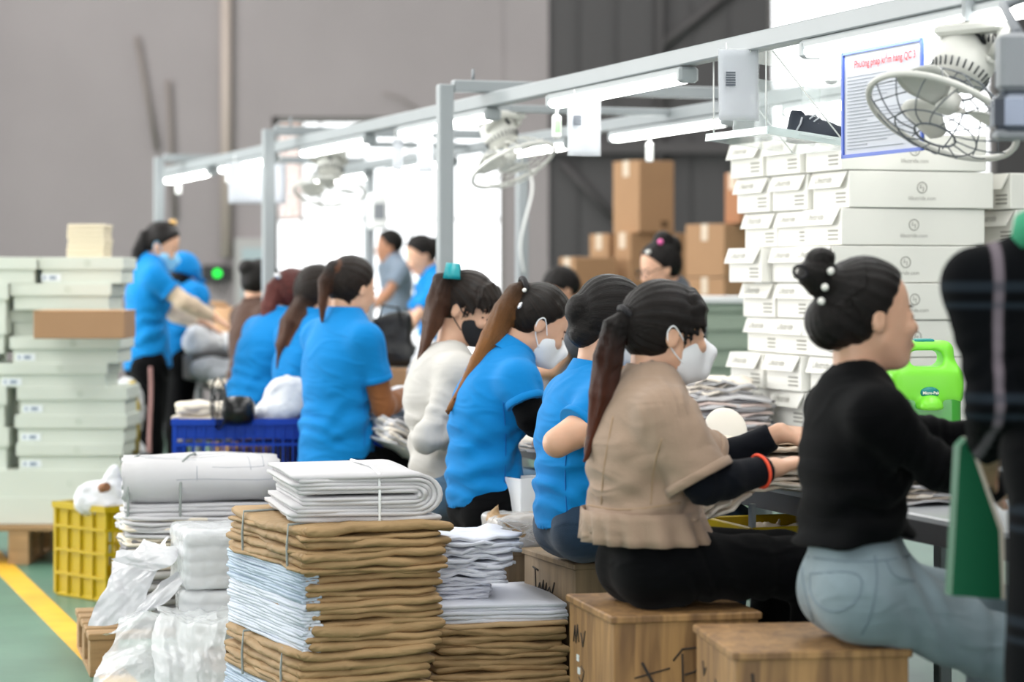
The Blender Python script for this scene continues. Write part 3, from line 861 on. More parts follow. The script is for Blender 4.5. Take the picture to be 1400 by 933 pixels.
# --- the black-topped woman in pale jeans, nearest the camera
def p_black():
    Q = Plane(1172, 5.18)
    pel = Q(1176, 803); wai = Q(1166, 712); che = Q(1166, 622); nec = Q(1172, 530); hea = Q(1191, 435)
    tf = nrm([.985, .17, 0]); hf = (.985, .16, .02)
    R = (Q(1283, 640, -.20), Q(1368, 668, -.16)); L = (Q(1268, 600, .2), Q(1345, 596, .16))
    l = np.array([-V[1], V[0], 0])
    legs = [(pel + V*.36 - l*.12 - UP*.17, None), (pel + V*.40 + l*.10 - UP*.10, None)]
    legs = [(k, np.array([k[0]-.04, k[1], .085])) for k, _ in legs]
    hl = nrm(np.cross(UP, hf))
    bun = Q(1116, 375)
    P = person('seated woman in a black long-sleeved top and pale jeans, hair in a bun', pel, wai, che, nec, hea, tf, hf, R, L, legs,
               vox=.006, shirt=BLACK_KNIT, sleeve=1.95, trousers=JEAN_LIGHT, trousers_name='jeans', collar=False, hairm=H_BLACK, slim=1.06,
               hair=dict(buns=[(bun, (.042, .040, .036)), (Q(1122, 352), (.032, .03, .022)), (Q(1138, 440), (.06, .06, .062))], chains=[[(Q(1150, 395), .05), (Q(1122, 385), .036)]], root=bun), ease=.93, seed=3, hem=.78, hvox=.005, headsc=1.03, folds=True)
    for i, (x, y) in enumerate(((1123, 393), (1131, 371), (1118, 412))):
        hair_clip(P, 'pearl_bead', PEARL, Q(x+5, y, -.048), (.008, .008, .008))
    b = MB(); c = Q(1094, 372, -.02)-P['org']; b.ring(c, .014, .004, (0.2, -1, .2), 20, 6); b.build('hair_band', HAIR_TIE, P['root'])
    # patch pocket and seams of the jeans
    SEATS.append(('near', pel))
    return P
p_black()

# --- beige blouse
def p_beige():
    Q = Plane(885, 5.78)
    pel = Q(890, 768); wai = Q(876, 690); che = Q(877, 612); nec = Q(889, 536); hea = Q(912, 458)
    hf = (.95, .20, -.08)
    R = (Q(962, 664, -.20), Q(1058, 640, -.15)); L = (Q(972, 640, .20), Q(1066, 592, .12))
    tie = Q(858, 432)
    ch = [(Q(866, 425), .030), (tie, .024), (Q(840, 448), .028), (Q(832, 490), .034), (Q(824, 540), .030), (Q(812, 590), .016), (Q(804, 616), .004)]
    P = person('seated woman in a beige puff-sleeved blouse with a long auburn ponytail', pel, wai, che, nec, hea, (.97, .24, 0), hf, R, L, sit_legs(pel, V, 1.0, .02),
               vox=.006, shirt=BEIGE, sleeve=.92, sleeve_flare=1.38, sleeve_r0=1.28, gather=True, ease=1.12, hem=.72, cover=NAVY_SLEEVE, cover_rng=(.6, 1.9), hairm=H_AUBURN,
               hair=dict(chains=[ch], root=tie, line=.012), mask=MASK_W, bangs=True, seed=5, hvox=.005, shirt_name='blouse', headsc=1.02, slim=1.03,
               hands=(None, (nrm(V*.9 - UP*.1), np.array([0, -.4, 1.0]), .5)), tip0=.2)
    # gathered peplum under the waist seam
    o = P['org']; l = P['left']; tf = P['tf']; ax = nrm(wai-pel); hp = lerp(pel, wai, .72)
    v = []; n = 72; rows = 5
    for r in range(rows):
        t = r/(rows-1); z = .030-.078*t
        for k in range(n):
            a = 2*math.pi*k/n; rr = 1 + .04*t + (.035+.045*t)*math.sin(a*16 + 1.5*math.sin(a*3))*(.4+.6*t)
            v.append(hp + ax*z + l*math.cos(a)*(.174+.006*t)*rr + tf*math.sin(a)*(.138+.006*t)*rr - o)
    f = [(r*n+k, (r+1)*n+k, (r+1)*n+(k+1) % n, r*n+(k+1) % n) for r in range(rows-1) for k in range(n)]
    ob = link('peplum', mesh('peplum', v, f, True, BEIGE), P['root'])
    md = ob.modifiers.new('thickness', 'SOLIDIFY'); md.thickness = .004
    w = R[1]; d = nrm(w-R[0]); b = MB(); b.ring(lerp(R[0], w, .80)-o, .0385, .0042, d, 30, 6); b.build('sleeve_trim', ORANGE_TRIM, P['root'])
    b = MB(); b.ring(tie-o, .026, .008, nrm(Q(840, 448)-Q(866, 425)), 24, 8); b.build('hair_tie', HAIR_TIE, P['root'])
    SEATS.append(('beige', pel))
p_beige()

def p_blue_bun():
    Q = Plane(790, 6.68)
    pel = Q(795, 714); wai = Q(787, 655); che = Q(791, 584); nec = Q(811, 524); hea = Q(838, 440)
    hf = (.92, .25, -.22)
    R = (Q(762, 606, -.2), Q(845, 562, -.22)); L = (Q(835, 590, .2), Q(890, 570, .12))
    bun = Q(789, 424)
    P = person('seated woman in a blue polo shirt with bare forearms and a scrunchie bun', pel, wai, che, nec, hea, V, hf, R, L, sit_legs(pel), vox=.007,
               trousers=JEAN_DARK, trousers_name='jeans', hairm=H_BLACK, mask=MASK_W,
               hair=dict(buns=[(bun, (.034, .034, .045)), (Q(800, 455), (.05, .05, .045))], chains=[[(Q(815, 425), .045), (bun, .030)]], root=bun), seed=7, hem=.0)
    b = MB(); b.ring(Q(797, 420)-P['org'], .030, .011, nrm(Q(815, 430)-bun), 24, 8); b.build('scrunchie', HAIR_TIE, P['root'])
    SEATS.append(('bun', pel))
p_blue_bun()

def p_copper():
    Q = Plane(665, 7.45)
    pel = Q(668, 690); wai = Q(660, 630); che = Q(668, 558); nec = Q(698, 492); hea = Q(737, 445)
    hf = (.80, .12, -.52)
    R = (Q(727, 572, -.2), Q(752, 592, -.02)); L = (Q(735, 570, .2), Q(765, 575, .05))
    tie = Q(716, 393)
    ch = [(Q(722, 400), .03), (tie, .026), (Q(706, 400), .030), (Q(691, 425), .036), (Q(673, 462), .036), (Q(654, 496), .030), (Q(634, 528), .018), (Q(614, 560), .005)]
    P = person('seated woman in a blue polo shirt with a long copper ponytail and white mask', pel, wai, che, nec, hea, V, hf, R, L, sit_legs(pel), vox=.007,
               cover=BLACK_KNIT, cover_rng=(.5, 1.9), hairm=H_ORANGE, mask=MASK_W, hair=dict(chains=[ch], root=tie), seed=9, hem=.1, tip0=.02)
    b = MB(); b.ring(tie-P['org'], .028, .009, nrm(Q(700, 400)-Q(722, 396)), 24, 8); b.build('hair_tie', HAIR_TIE, P['root'])
    hair_clip(P, 'star_clip', SILVER, Q(711, 418, -.06), (.006, .004, .012)); hair_clip(P, 'pearl_bead', PEARL, Q(717, 397, -.04), (.007, .007, .007))
    SEATS.append(('copper', pel))
p_copper()

def p_white():
    Q = Plane(605, 8.05)
    pel = Q(612, 668); wai = Q(600, 606); che = Q(596, 542); nec = Q(614, 488); hea = Q(641, 423)
    hf = (.80, -.42, -.36)
    R = (Q(583, 600, -.2), Q(655, 592, -.16)); L = (Q(640, 590, .2), Q(690, 575, .05))
    tie = Q(618, 381)
    ch = [(Q(632, 385), .035), (tie, .028), (Q(606, 385), .032), (Q(599, 412), .036), (Q(592, 440), .032), (Q(582, 470), .020), (Q(574, 494), .005)]
    P = person('seated woman in a white long-sleeved top with a teal bow and black mask', pel, wai, che, nec, hea, V, hf, R, L, sit_legs(pel), vox=.007,
               shirt=WHITE_KNIT, sleeve=1.93, collar=False, trousers=JEAN_MID, trousers_name='jeans', hairm=H_BROWN, mask=MASK_B, bangs=True,
               hair=dict(chains=[ch], root=tie), seed=11, ease=.92, hem=.35, tip0=.1)
    b = MB(); c = tie-P['org']; a = nrm(Q(606, 383)-Q(634, 385)); up = nrm(np.cross(a, np.array([0, -1, 0])))
    pts = [[c + up*math.cos(t)*.046*(1) + np.array([0, -1, 0])*math.sin(t)*.046 for t in np.linspace(-1.2, 1.6, 12)]]
    w = .030
    v = []; f = []
    for i, p in enumerate(pts[0]):
        for q, th in ((-w, 0), (w, 0), (w, -.006), (-w, -.006)):
            v.append(p + a*q*(.75+.25*abs(i-5.5)/5.5) + nrm(p-c)*(.006+th))
    n = len(pts[0])
    for i in range(n-1):
        for k in range(4): f.append((i*4+k, i*4+(k+1) % 4, (i+1)*4+(k+1) % 4, (i+1)*4+k))
    f += [(3, 2, 1, 0), tuple((n-1)*4+k for k in range(4))]
    b.add(v, f, True); b.build('hair_bow', TEAL, P['root'])
    SEATS.append(('white', pel))
p_white()

def p_brown_sleeve():
    d = nrm([.80, .60, 0]); Q = Plane(462, 9.2, d)
    pel = Q(462, 640); wai = Q(458, 578); che = Q(462, 500); nec = Q(472, 440); hea = Q(482, 396)
    hf = (.72, .62, -.25)
    l = np.array([-d[1], d[0], 0])
    R = (at(524, 556, 9.12), at(556, 540, 9.4)); L = (at(480, 560, 9.6), at(540, 545, 9.65))
    bun = Q(457, 368)
    P = person('seated woman in a blue polo shirt with brown arm sleeves and twisted-up hair', pel, wai, che, nec, hea, d, hf, R, L, sit_legs(pel, nrm([.9, .43, 0])), vox=.008,
               cover=BROWN_SLEEVE, cover_rng=(.5, 1.95), hairm=H_BROWN, hair=dict(buns=[(bun, (.035, .04, .035)), (Q(462, 385), (.05, .055, .06)), (Q(470, 415), (.045, .05, .05))], chains=[[(Q(470, 380), .05), (bun, .03)], [(Q(455, 365), .022), (Q(444, 385), .026), (Q(441, 415), .018), (Q(440, 440), .006)]], root=bun), seed=13, hem=.02, ease=1.04, tip0=.1, slim=1.08, shoulder=.165)
    SEATS.append(('brown', pel))
p_brown_sleeve()

def p_ponytail():
    d = nrm([.85, .5, 0]); Q = Plane(420, 9.95, d)
    pel = Q(415, 620); wai = Q(410, 565); che = Q(412, 500); nec = Q(425, 440); hea = Q(436, 405)
    hf = (.8, .5, -.3)
    R = (at(450, 550, 9.9), at(480, 540, 10.1)); L = (at(455, 550, 10.3), at(490, 540, 10.3))
    tie = Q(428, 396)
    ch = [(Q(434, 398), .03), (tie, .028), (Q(417, 415), .046), (Q(403, 445), .062), (Q(392, 475), .056), (Q(384, 498), .02)]
    P = person('woman in a blue shirt with a thick brown ponytail, between the red-haired and brown-sleeved women', pel, wai, che, nec, hea, d, hf, R, L, sit_legs(pel, d), vox=.010,
               hairm=H_BROWN, hair=dict(chains=[ch], root=tie), seed=15, tip0=.1)
    b = MB(); b.ring(tie-P['org'], .028, .010, nrm(Q(418, 415)-Q(434, 398)), 20, 6); b.build('scrunchie', GOLD, P['root'])
    SEATS.append(('pony', pel))
p_ponytail()

def p_red():
    d = nrm([.80, .6, 0]); Q = Plane(358, 10.5, d)
    pel = Q(352, 572); wai = Q(350, 528); che = Q(364, 480); nec = Q(386, 438); hea = Q(400, 408)
    hf = (.75, .45, -.45)
    R = (at(398, 530, 10.4), at(430, 535, 10.6)); L = (at(405, 530, 10.85), at(440, 530, 10.8))
    tie = Q(383, 380)
    ch = [(Q(390, 385), .035), (tie, .030), (Q(374, 395), .034), (Q(368, 420), .034), (Q(362, 445), .018), (Q(358, 452), .006)]
    P = person('seated woman in a blue shirt with wine-red clipped hair, seen from behind', pel, wai, che, nec, hea, d, hf, R, L, sit_legs(pel, d), vox=.010,
               hairm=H_RED, hair=dict(chains=[ch], buns=[(Q(395, 400), (.085, .08, .085))], root=tie), seed=17, tip0=.1, slim=1.05)
    hair_clip(P, 'hair_clip', SILVER, Q(380, 378, -.03), (.020, .010, .014))
    SEATS.append(('red', pel))
p_red()

def p_brown_top():
    d = nrm([.85, .5, 0]); Q = Plane(350, 12.1, d)
    pel = Q(345, 560); wai = Q(342, 510); che = Q(345, 460); nec = Q(352, 420); hea = Q(358, 390)
    R = (at(370, 480, 12.0), at(392, 485, 12.2)); L = (at(375, 480, 12.4), at(400, 485, 12.4))
    bun = Q(339, 367)
    P = person('seated person in a dark brown top with a black bun beside the red-haired woman', pel, wai, che, nec, hea, d, (.8, .5, -.3), R, L, sit_legs(pel, d), vox=.011,
               shirt=BROWN_TOP, sleeve=1.9, hairm=H_BLACK, hair=dict(buns=[(bun, (.05, .05, .045))], chains=[[(Q(352, 380), .05), (bun, .04)]], root=bun), seed=19)
    b = MB(); b.ring(Q(347, 378)-P['org'], .042, .012, nrm(Q(352, 386)-bun), 20, 6); b.build('hair_tie', HAIR_TIE, P['root'])
    SEATS.append(('browntop', pel))
p_brown_top()

def p_standing():
    Q = Plane(205, 12.7)
    pel = Q(203, 500); wai = Q(201, 455); che = Q(200, 405); nec = Q(206, 362); hea = Q(221, 337)
    l = np.array([-V[1], V[0], 0])
    R = (Q(250, 412, -.2), Q(292, 434, -.12)); L = (Q(240, 430, .22), Q(278, 440, .1))
    legs = [(Q(204, 610, -.09), None), (Q(206, 610, .09), None)]
    legs = [(k, np.array([k[0], k[1], .085])) for k, _ in legs]
    tie = Q(212, 315)
    ch = [(Q(215, 322), .035), (tie, .03), (Q(199, 322), .034), (Q(190, 345), .04), (Q(183, 370), .03), (Q(176, 392), .01)]
    P = person('standing woman in a blue polo shirt and black striped trousers, blue mask', pel, wai, che, nec, hea, V, (.86, -.10, -.42), R, L, legs, vox=.010,
               cover=CREAM_SLEEVE, cover_rng=(.5, 1.9), hairm=H_BLACK, mask=MASK_BL, hair=dict(chains=[ch], root=tie), seed=21, hem=-.02,
               hands=((nrm([.8, .2, -.5]), np.array([.3, -.2, 1.0]), .5), (nrm([.8, .2, -.5]), np.array([.3, .2, 1.0]), .5)))
    hair_clip(P, 'hair_clip', GOLD, Q(237, 304, -.02), (.022, .012, .014))
p_standing()

def p_behind():
    Q = Plane(244, 13.2)
    pel = Q(240, 492); wai = Q(240, 452); che = Q(242, 415); nec = Q(246, 395); hea = Q(251, 380)
    legs = [(Q(242, 590, -.09), None), (Q(242, 590, .09), None)]
    legs = [(k, np.array([k[0], k[1], .085])) for k, _ in legs]
    R = (Q(262, 440, -.2), Q(280, 445, -.1)); L = (Q(262, 440, .2), Q(280, 450, .1))
    P = person('person in a blue cap half hidden behind the standing woman', pel, wai, che, nec, hea, (.6, .8, 0), (.5, .8, -.3), R, L, legs, vox=.012, sc=.93,
               hairm=H_BLACK, hair=dict(root=Q(245, 385)), seed=23, hem=-.02)
    S = SDF(hea-.2, hea+.2, .009); H = P['H']
    S.ell(H(-.016, 0, .040), np.array([.112, .092, .106]), P['HR']); S.cone(H(.06, 0, .05), H(.14, 0, .03), .05, .045, .02, P['hl'], .3); S.cut(H(0, 0, .0), -P['hu'])
    S.build('cap', BLUE, P['root'], 1)
p_behind()

def p_man():
    d = nrm([-.55, -.2, 0]); Q = Plane(540, 18.0, d)
    pel = Q(543, 440); wai = Q(543, 415); che = Q(543, 385); nec = Q(537, 357); hea = Q(531, 338)
    legs = [(Q(545, 520, -.1), None), (Q(545, 520, .1), None)]
    legs = [(k, np.array([k[0], k[1], .085])) for k, _ in legs]
    R = (at(530, 398, 18.2), at(515, 412, 18.2)); L = (at(530, 402, 17.7), at(512, 420, 17.7))
    person('man in a grey-blue shirt standing in front of the bright window', pel, wai, che, nec, hea, d, (-.95, -.2, -.1), R, L, legs, vox=.013, sc=1.06,
           shirt=GREY_SHIRT, hairm=H_BLACK, hair=dict(root=Q(540, 325)), hair_short=True, skin=SKIN_D, seed=25, hem=-.02, bust=.6, shoulder=.2)
p_man()

def opposite(label, px, Y, head, dz, hf, hair_fn, shirt, seed, mask=None, up=0):
    d = -V; Q = Plane(px, Y, d)
    hx, hy = head; s = F/Y
    hea = Q(hx, hy); nec = Q(hx+.07*s, hy+.11*s); che = Q(hx+.10*s, hy+.27*s); wai = Q(hx+.10*s, hy+.44*s); pel = Q(hx+.08*s, hy+.60*s)
    R = (Q(hx-.06*s, hy+.42*s, -.2), Q(hx-.28*s, hy+.45*s, -.15)); L = (Q(hx-.06*s, hy+.42*s, .2), Q(hx-.28*s, hy+.45*s, .15))
    P = person(label, pel, wai, che, nec, hea, d, hf, R, L, sit_legs(pel, d), vox=.011, shirt=shirt, hairm=H_BLACK, hair=hair_fn(Q, s), mask=mask, seed=seed)
    SEATS.append(('opp', pel)); return P, Q
def h13(Q, s):
    b = Q(594, 335); return dict(buns=[(b, (.05, .05, .05))], chains=[[(Q(582, 342), .05), (b, .04)]], root=b)
opposite('woman in a blue shirt with a low bun, looking down before the window', 578, 14.6, (575, 350), 0, (-.85, -.40, -.42), h13, BLUE, 27)
def h14(Q, s):
    b = Q(906, 329); return dict(buns=[(b, (.045, .045, .045)), (Q(920, 337), (.04, .04, .05))], chains=[[(Q(904, 350), .06), (b, .04)]], root=b)
P14, Q14 = opposite('woman with a pink-beaded topknot and glasses across the table', 905, 11.1, (901, 368), 0, (-.88, -.40, -.3), h14, GREY_TOP, 29)
hair_clip(P14, 'pink_bead', PINK, Q14(903, 331, .05), (.014, .01, .014)); hair_clip(P14, 'yellow_bead', PEARL, Q14(886, 345, .055), (.014, .01, .010))
gb = MB(); _H = P14['H']; _o = P14['org']
for sy in (1, -1):
    gb.ring(_H(.096, sy*.034, .004)-_o, .022, .0022, P14['hf'], 20, 6); gb.tube([_H(.094, sy*.056, .008)-_o, _H(.0, sy*.082, .014)-_o], .002, 6)
gb.tube([_H(.098, -.012, .006)-_o, _H(.098, .012, .006)-_o], .002, 6)
gb.build('glasses', EYE, P14['root'])
def h15(Q, s): return dict(root=Q(768, 380))
opposite('dark-haired worker in a charcoal top, head bowed across the table', 770, 12.6, (768, 398), 0, (-.8, -.3, -.6), h15, GREY_TOP, 31)

def p_plaid():
    d = nrm([.35, .93, 0]); Y = 4.35; Q = lambda x, y, dy=0.0: at(x, y, Y+dy)
    pel = Q(1500, 620); wai = Q(1498, 545); che = Q(1494, 472); nec = Q(1470, 336); hea = Q(1496, 210)
    legs = [(Q(1535, 950, .12), None), (Q(1465, 950, 0), None)]
    legs = [(k, np.array([k[0], k[1], .085])) for k, _ in legs]
    R = (Q(1640, 560, -.1), Q(1610, 650, .25)); L = (Q(1360, 548, .02), Q(1346, 612, .24))
    P = person('standing person in a dark plaid shirt at the right edge, seen from behind', pel, wai, che, nec, hea, d, (.5, .85, -.1), R, L, legs, vox=.008, sc=1.08,
               shirt=PLAID, sleeve=1.98, hem=-.45, ease=1.0, shoulder=.168, hairm=H_BLACK, hair=dict(root=Q(1460, 260), buns=[(Q(1482, 250), (.06, .07, .07))]), seed=33, bust=.6, trousers=BLACK_TROUSER, slim=1.0, tslim=.84)
    b = MB(); o = P['org']; n2 = Q(1456, 322)
    b.lathe([(.088, -.03), (.096, .0), (.088, .036), (.080, .038)], n2-o, (0.0, .25, 1), 30); b.build('green_collar', mat('green_collar', '#2f8f6a', rough=.9), P['root'])
    return P
p_plaid()
# ------------------------------------------------------------------ stitched seams laid on the garments
from mathutils.bvhtree import BVHTree
THREAD = mat('seam_denim', '#6d7d88', rough=.9); THREAD_B = mat('seam_blue', '#0467b2', rough=.9); THREAD_BG = mat('seam_beige', '#9d8469', rough=.9)  # thread colours for the jeans, polo and blouse seams
def seam(person_i, part, pts, m, r=.0022, name='seam'):
    nm = 'person' if person_i == 0 else 'person.%03d' % person_i
    root = bpy.data.objects[nm]
    ob = [c for c in root.children if c.name.split('.')[0] == part][0]
    me = ob.data; o = Vector(root.location)
    key = ob.name
    if key not in _BVH:
        _BVH[key] = BVHTree.FromPolygons([v.co for v in me.vertices], [tuple(p.vertices) for p in me.polygons])
    bv = _BVH[key]; out = []
    P = [np.array(p, float) for p in pts]; P = chaikin(P, 2)
    for (x, y) in P:
        d = Vector(((x-700)/F, 1, -(y-HY)/F)).normalized()
        h = bv.ray_cast(Vector((0, 0, CH))-o, d)
        if h[0] is not None: out.append(np.array(h[0]))
    if len(out) > 2:
        b = MB(); b.tube(out, r, 5); b.build(name, m, ob)
_BVH = {}
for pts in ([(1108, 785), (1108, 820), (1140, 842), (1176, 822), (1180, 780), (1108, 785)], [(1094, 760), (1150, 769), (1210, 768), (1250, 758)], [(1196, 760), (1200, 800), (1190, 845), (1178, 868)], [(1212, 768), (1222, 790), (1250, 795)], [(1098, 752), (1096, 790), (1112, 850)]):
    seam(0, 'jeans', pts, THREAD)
for pts in ([(822, 690), (825, 640), (838, 570)], [(890, 690), (893, 640), (905, 600)], [(800, 690), (850, 700), (930, 688)]): seam(1, 'blouse', pts, THREAD_BG)
for i, pts in ((2, [(775, 700), (772, 650), (775, 610)]), (3, [(690, 660), (692, 600), (688, 550)]), (5, [(498, 610), (500, 560), (495, 525)])): seam(i, 'shirt', pts, THREAD_B)
seam(9, 'trousers', [(206, 502), (207, 540), (205, 575), (204, 620), (204, 680)], mat('stripe_pink', '#b98f8c', rough=.8), .010, 'side_stripe')
# ------------------------------------------------------------------ work table, overhead frame, lamps
STEEL = mat('grey_steel', '#8f9498', rough=.35, metal=.6)
TOPM = mat('table_laminate', '#a9adb2', rough=.25, noise=.12, nscale=3)
ALU = mat('painted_aluminium', '#999fa2', rough=.4, noise=.05, nscale=5)
ALU_D = mat('lamp_housing', '#9fa5a7', rough=.4)
GLOW = mat('lamp_diffuser', '#ffffff', rough=.4, emit=(1, .99, .96, 1), estr=9)
TZ = .70
t0, t1 = -.6, 10.4; TW = .92
tab = empty('work_table', 'long grey laminate work table running down the row of workers', 'table', T((t0+t1)/2, .035+TW/2, 0), TA)
# local axes: x across (V), y along (U)
b = MB(); b.box((0, 0, TZ-.015), (TW, t1-t0, .03), bev=.004); b.build('table_top', TOPM, tab)
b = MB(); b.box((-TW/2+.005, 0, TZ-.04), (.012, t1-t0, .05)); b.build('edge_strip', mat('black_edge', '#24262a', rough=.5), tab)
for s in (-1, 1):
    b = MB(); b.box((s*(TW/2-.26), 0, TZ-.055), (.04, t1-t0-.1, .05)); b.build('apron', STEEL, tab)
    for k in range(6):
        b = MB(); b.box((s*(TW/2-.26), -5.3+k*2.12, (TZ-.03)/2), (.04, .04, TZ-.03), bev=.004); b.build('leg', STEEL, tab)
b = MB(); b.box((.1, 0, .35), (TW-.5, t1-t0-.3, .02)); b.build('lower_shelf', STEEL, tab)

FR = empty('overhead_frame', 'pale metal overhead frame with two long rails above the table', 'frame', T(0, 0, 0), TA)
FW = 1.30; RZ = 1.94
for Y in (3.45, 9.0, 11.72, 14.42):
    t = tY(Y)
    for w in (0.0, FW):
        bb = MB(); bb.box((w, t, .985), (.055, .055, 1.97), bev=.004); bb.build('post', ALU, FR)
        bb = MB(); bb.box((w, t, .006), (.12, .12, .012)); bb.build('foot_plate', ALU, FR)
    bb = MB(); bb.box((FW/2, t, 1.965), (FW-.06, .05, .045), bev=.004); bb.build('crossbar', ALU, FR)
for w in (.17, FW-.17):
    bb = MB(); bb.box((w, (tY(3.4)+tY(15.05))/2, RZ-.028), (.055, tY(15.05)-tY(3.4), .05), bev=.004); bb.build('rail', ALU, FR)
for Y in (9.0, 11.72):
    bb = MB(); bb.tube([(.11, tY(Y), 1.985), (.11, tY(Y), 2.03)], .006, 6); bb.build('bolt', STEEL, FR)

lamp0 = None
def lamp(Ya, Yb, w, label):
    global lamp0
    ta, tb = tY(Ya), tY(Yb)
    e = empty('tube_light', label, 'lamp', T((ta+tb)/2, w, RZ-.056), TA, 'batten lamps under the overhead rails')
    L = tb-ta
    b = MB(); b.box((0, 0, -.012), (.06, L, .024), bev=.006); b.build('housing', ALU_D, e)
    b = MB(); pr = [(-.027, -.024), (.027, -.024), (.029, -.034), (.020, -.046), (-.020, -.046), (-.029, -.034)]
    b.prism(pr, (0, -L/2+.03, 0), np.array([1.0, 0, 0]), np.array([0, 0, 1.0]), np.array([0, 1.0, 0]), L-.06); b.build('diffuser', GLOW, e)
    for s in (-1, 1):
        b = MB(); b.box((0, s*(L/2-.014), -.025), (.064, .032, .048), bev=.008); b.build('end_cap', ALU_D, e)
near = [(5.25, 6.42), (7.19, 8.32), (8.94, 10.07), (10.56, 11.68), (12.3, 13.46), (13.75, 14.98)]
far = [(5.6, 6.75), (7.3, 8.45), (8.95, 10.10), (10.62, 11.75), (12.3, 13.4), (13.85, 14.98)]
for i, (a, c) in enumerate(near): lamp(a, c, .17, f'lit batten lamp on the near rail, {ORD[i]} from the right')
for i, (a, c) in enumerate(far): lamp(a, c, FW-.17, f'lit batten lamp on the far rail, {ORD[i]} from the right')

# pull switches hanging from the rails
SWW = mat('switch_white', '#eef0ee', rough=.4); SWG = mat('switch_green', '#9fc79a', rough=.4)
def pull(px, y0, y1, w, label, green=False):
    a = (px-700)/F; base = T(0, w)
    t = (a*base[1]-base[0])/(U[0]-a*U[1]); p = base+U*t; Y = p[1]
    zt_ = min(wz(y0, Y), RZ-.06); zb_ = wz(y1, Y); hgt = .085*(1 if zt_-zb_ > .12 else .8)
    e = empty('pull_switch', label, 'switch', (p[0], p[1], zb_), TA)
    b = MB(); b.tube([(0, 0, hgt), (0.004, 0, (hgt+zt_-zb_)/2), (0, 0, max(RZ-.05-zb_, zt_-zb_))], .006, 6); b.build('cord', SWW, e)
    b = MB(); b.box((0, 0, hgt/2), (.034, .022, hgt), bev=.008); b.build('switch_body', SWW, e)
    if green: b = MB(); b.box((-.0, -.012, hgt/2), (.02, .003, hgt*.5)); b.build('switch_face', SWG, e)
pull(761, 130, 190, .17, 'white pull switch with a green face left of the folded paper', True)
pull(888, 175, 222, FW-.17, 'white pull switch hanging from the far rail above the cartons')
pull(1136, 55, 115, .17, 'white pull switch hanging between the clear tray and the poster')
pull(313, 225, 251, .17, 'small white pull switch hanging second from the left post')
pull(244, 242, 266, .17, 'small white pull switch hanging closest to the left post')

# papers in clear sleeves and notices hung from the near rail
PAPER = mat('paper_white', '#c6cad3', rough=.6, noise=.04, nscale=8)
INK = mat('grey_ink', '#9298a2', rough=.8); INK_D = mat('dark_ink', '#5d636c', rough=.8); REDINK = mat('red_ink', '#e0454e', rough=.8)
SLEEVE = mat('clear_sleeve', '#f5f8fa', rough=.12, alpha=.22, spec=.6)
def on_rail(px, w=.17):
    a = (px-700)/F; base = T(0, w); t = (a*base[1]-base[0])/(U[0]-a*U[1]); return base+U*t
def sheet_mesh(name, w, h, curl, n=10, th=.0015, m=None):
    v = []; f = []
    for j in range(n+1):
        for i in range(n+1):
            u = i/n-.5; t = j/n
            v.append((u*w, curl*math.sin(u*3.0+.4)*(.4+.6*t) + .3*curl*math.sin(t*5), -t*h))
    for j in range(n):
        for i in range(n):
            a = j*(n+1)+i; f.append((a, a+n+1, a+n+2, a+1))
    me = mesh(name, v, f, True, m); return me
def hung_paper(px0, px1, y0, y1, label, marks=0, near=1.0):
    p = on_rail((px0+px1)/2)*np.array([near, near, 1]); Y = p[1]; w = (px1-px0)/F*Y*1.02; h = (y1-y0)/F*Y
    e = empty('hung_paper', label, 'paper', (p[0], p[1]-.04, wz(y0, Y)), math.radians(4))
    o = link('paper', sheet_mesh('paper', w, h, .012, m=PAPER), e); o.modifiers.new('thickness', 'SOLIDIFY').thickness = .0015
    o = link('plastic_sleeve', sheet_mesh('plastic_sleeve', w*1.06, h*1.03, .016, m=SLEEVE), e, loc=(0, -.006, .004)); o.modifiers.new('thickness', 'SOLIDIFY').thickness = .001
    b = MB()
    for s in (-1, 1): b.tube([(s*w*.3, 0, -.005), (s*w*.28, 0.02, max(.02, RZ-.06-wz(y0, Y)))], .002, 5)
    b.build('tie', SWW, e)
    if marks:
        b = MB()
        for k in range(marks): b.box((-w*.22+k*.0, -.016, -h*(.33+.035*k)), (w*.24, .001, .005))
        b.build('printed_lines', INK_D, e)
hung_paper(981, 1035, 70, 166, 'white paper in a clear sleeve beside the clear tray', 6, near=.985)
hung_paper(776, 820, 134, 214, 'folded white paper in a sleeve hanging right of the green-faced switch', 5)
hung_paper(538, 551, 192, 234, 'narrow white slip hung on the near rail before the bright window')
hung_paper(571, 592, 180, 236, 'clear-sleeved slip hung on the near rail left of the tall post')

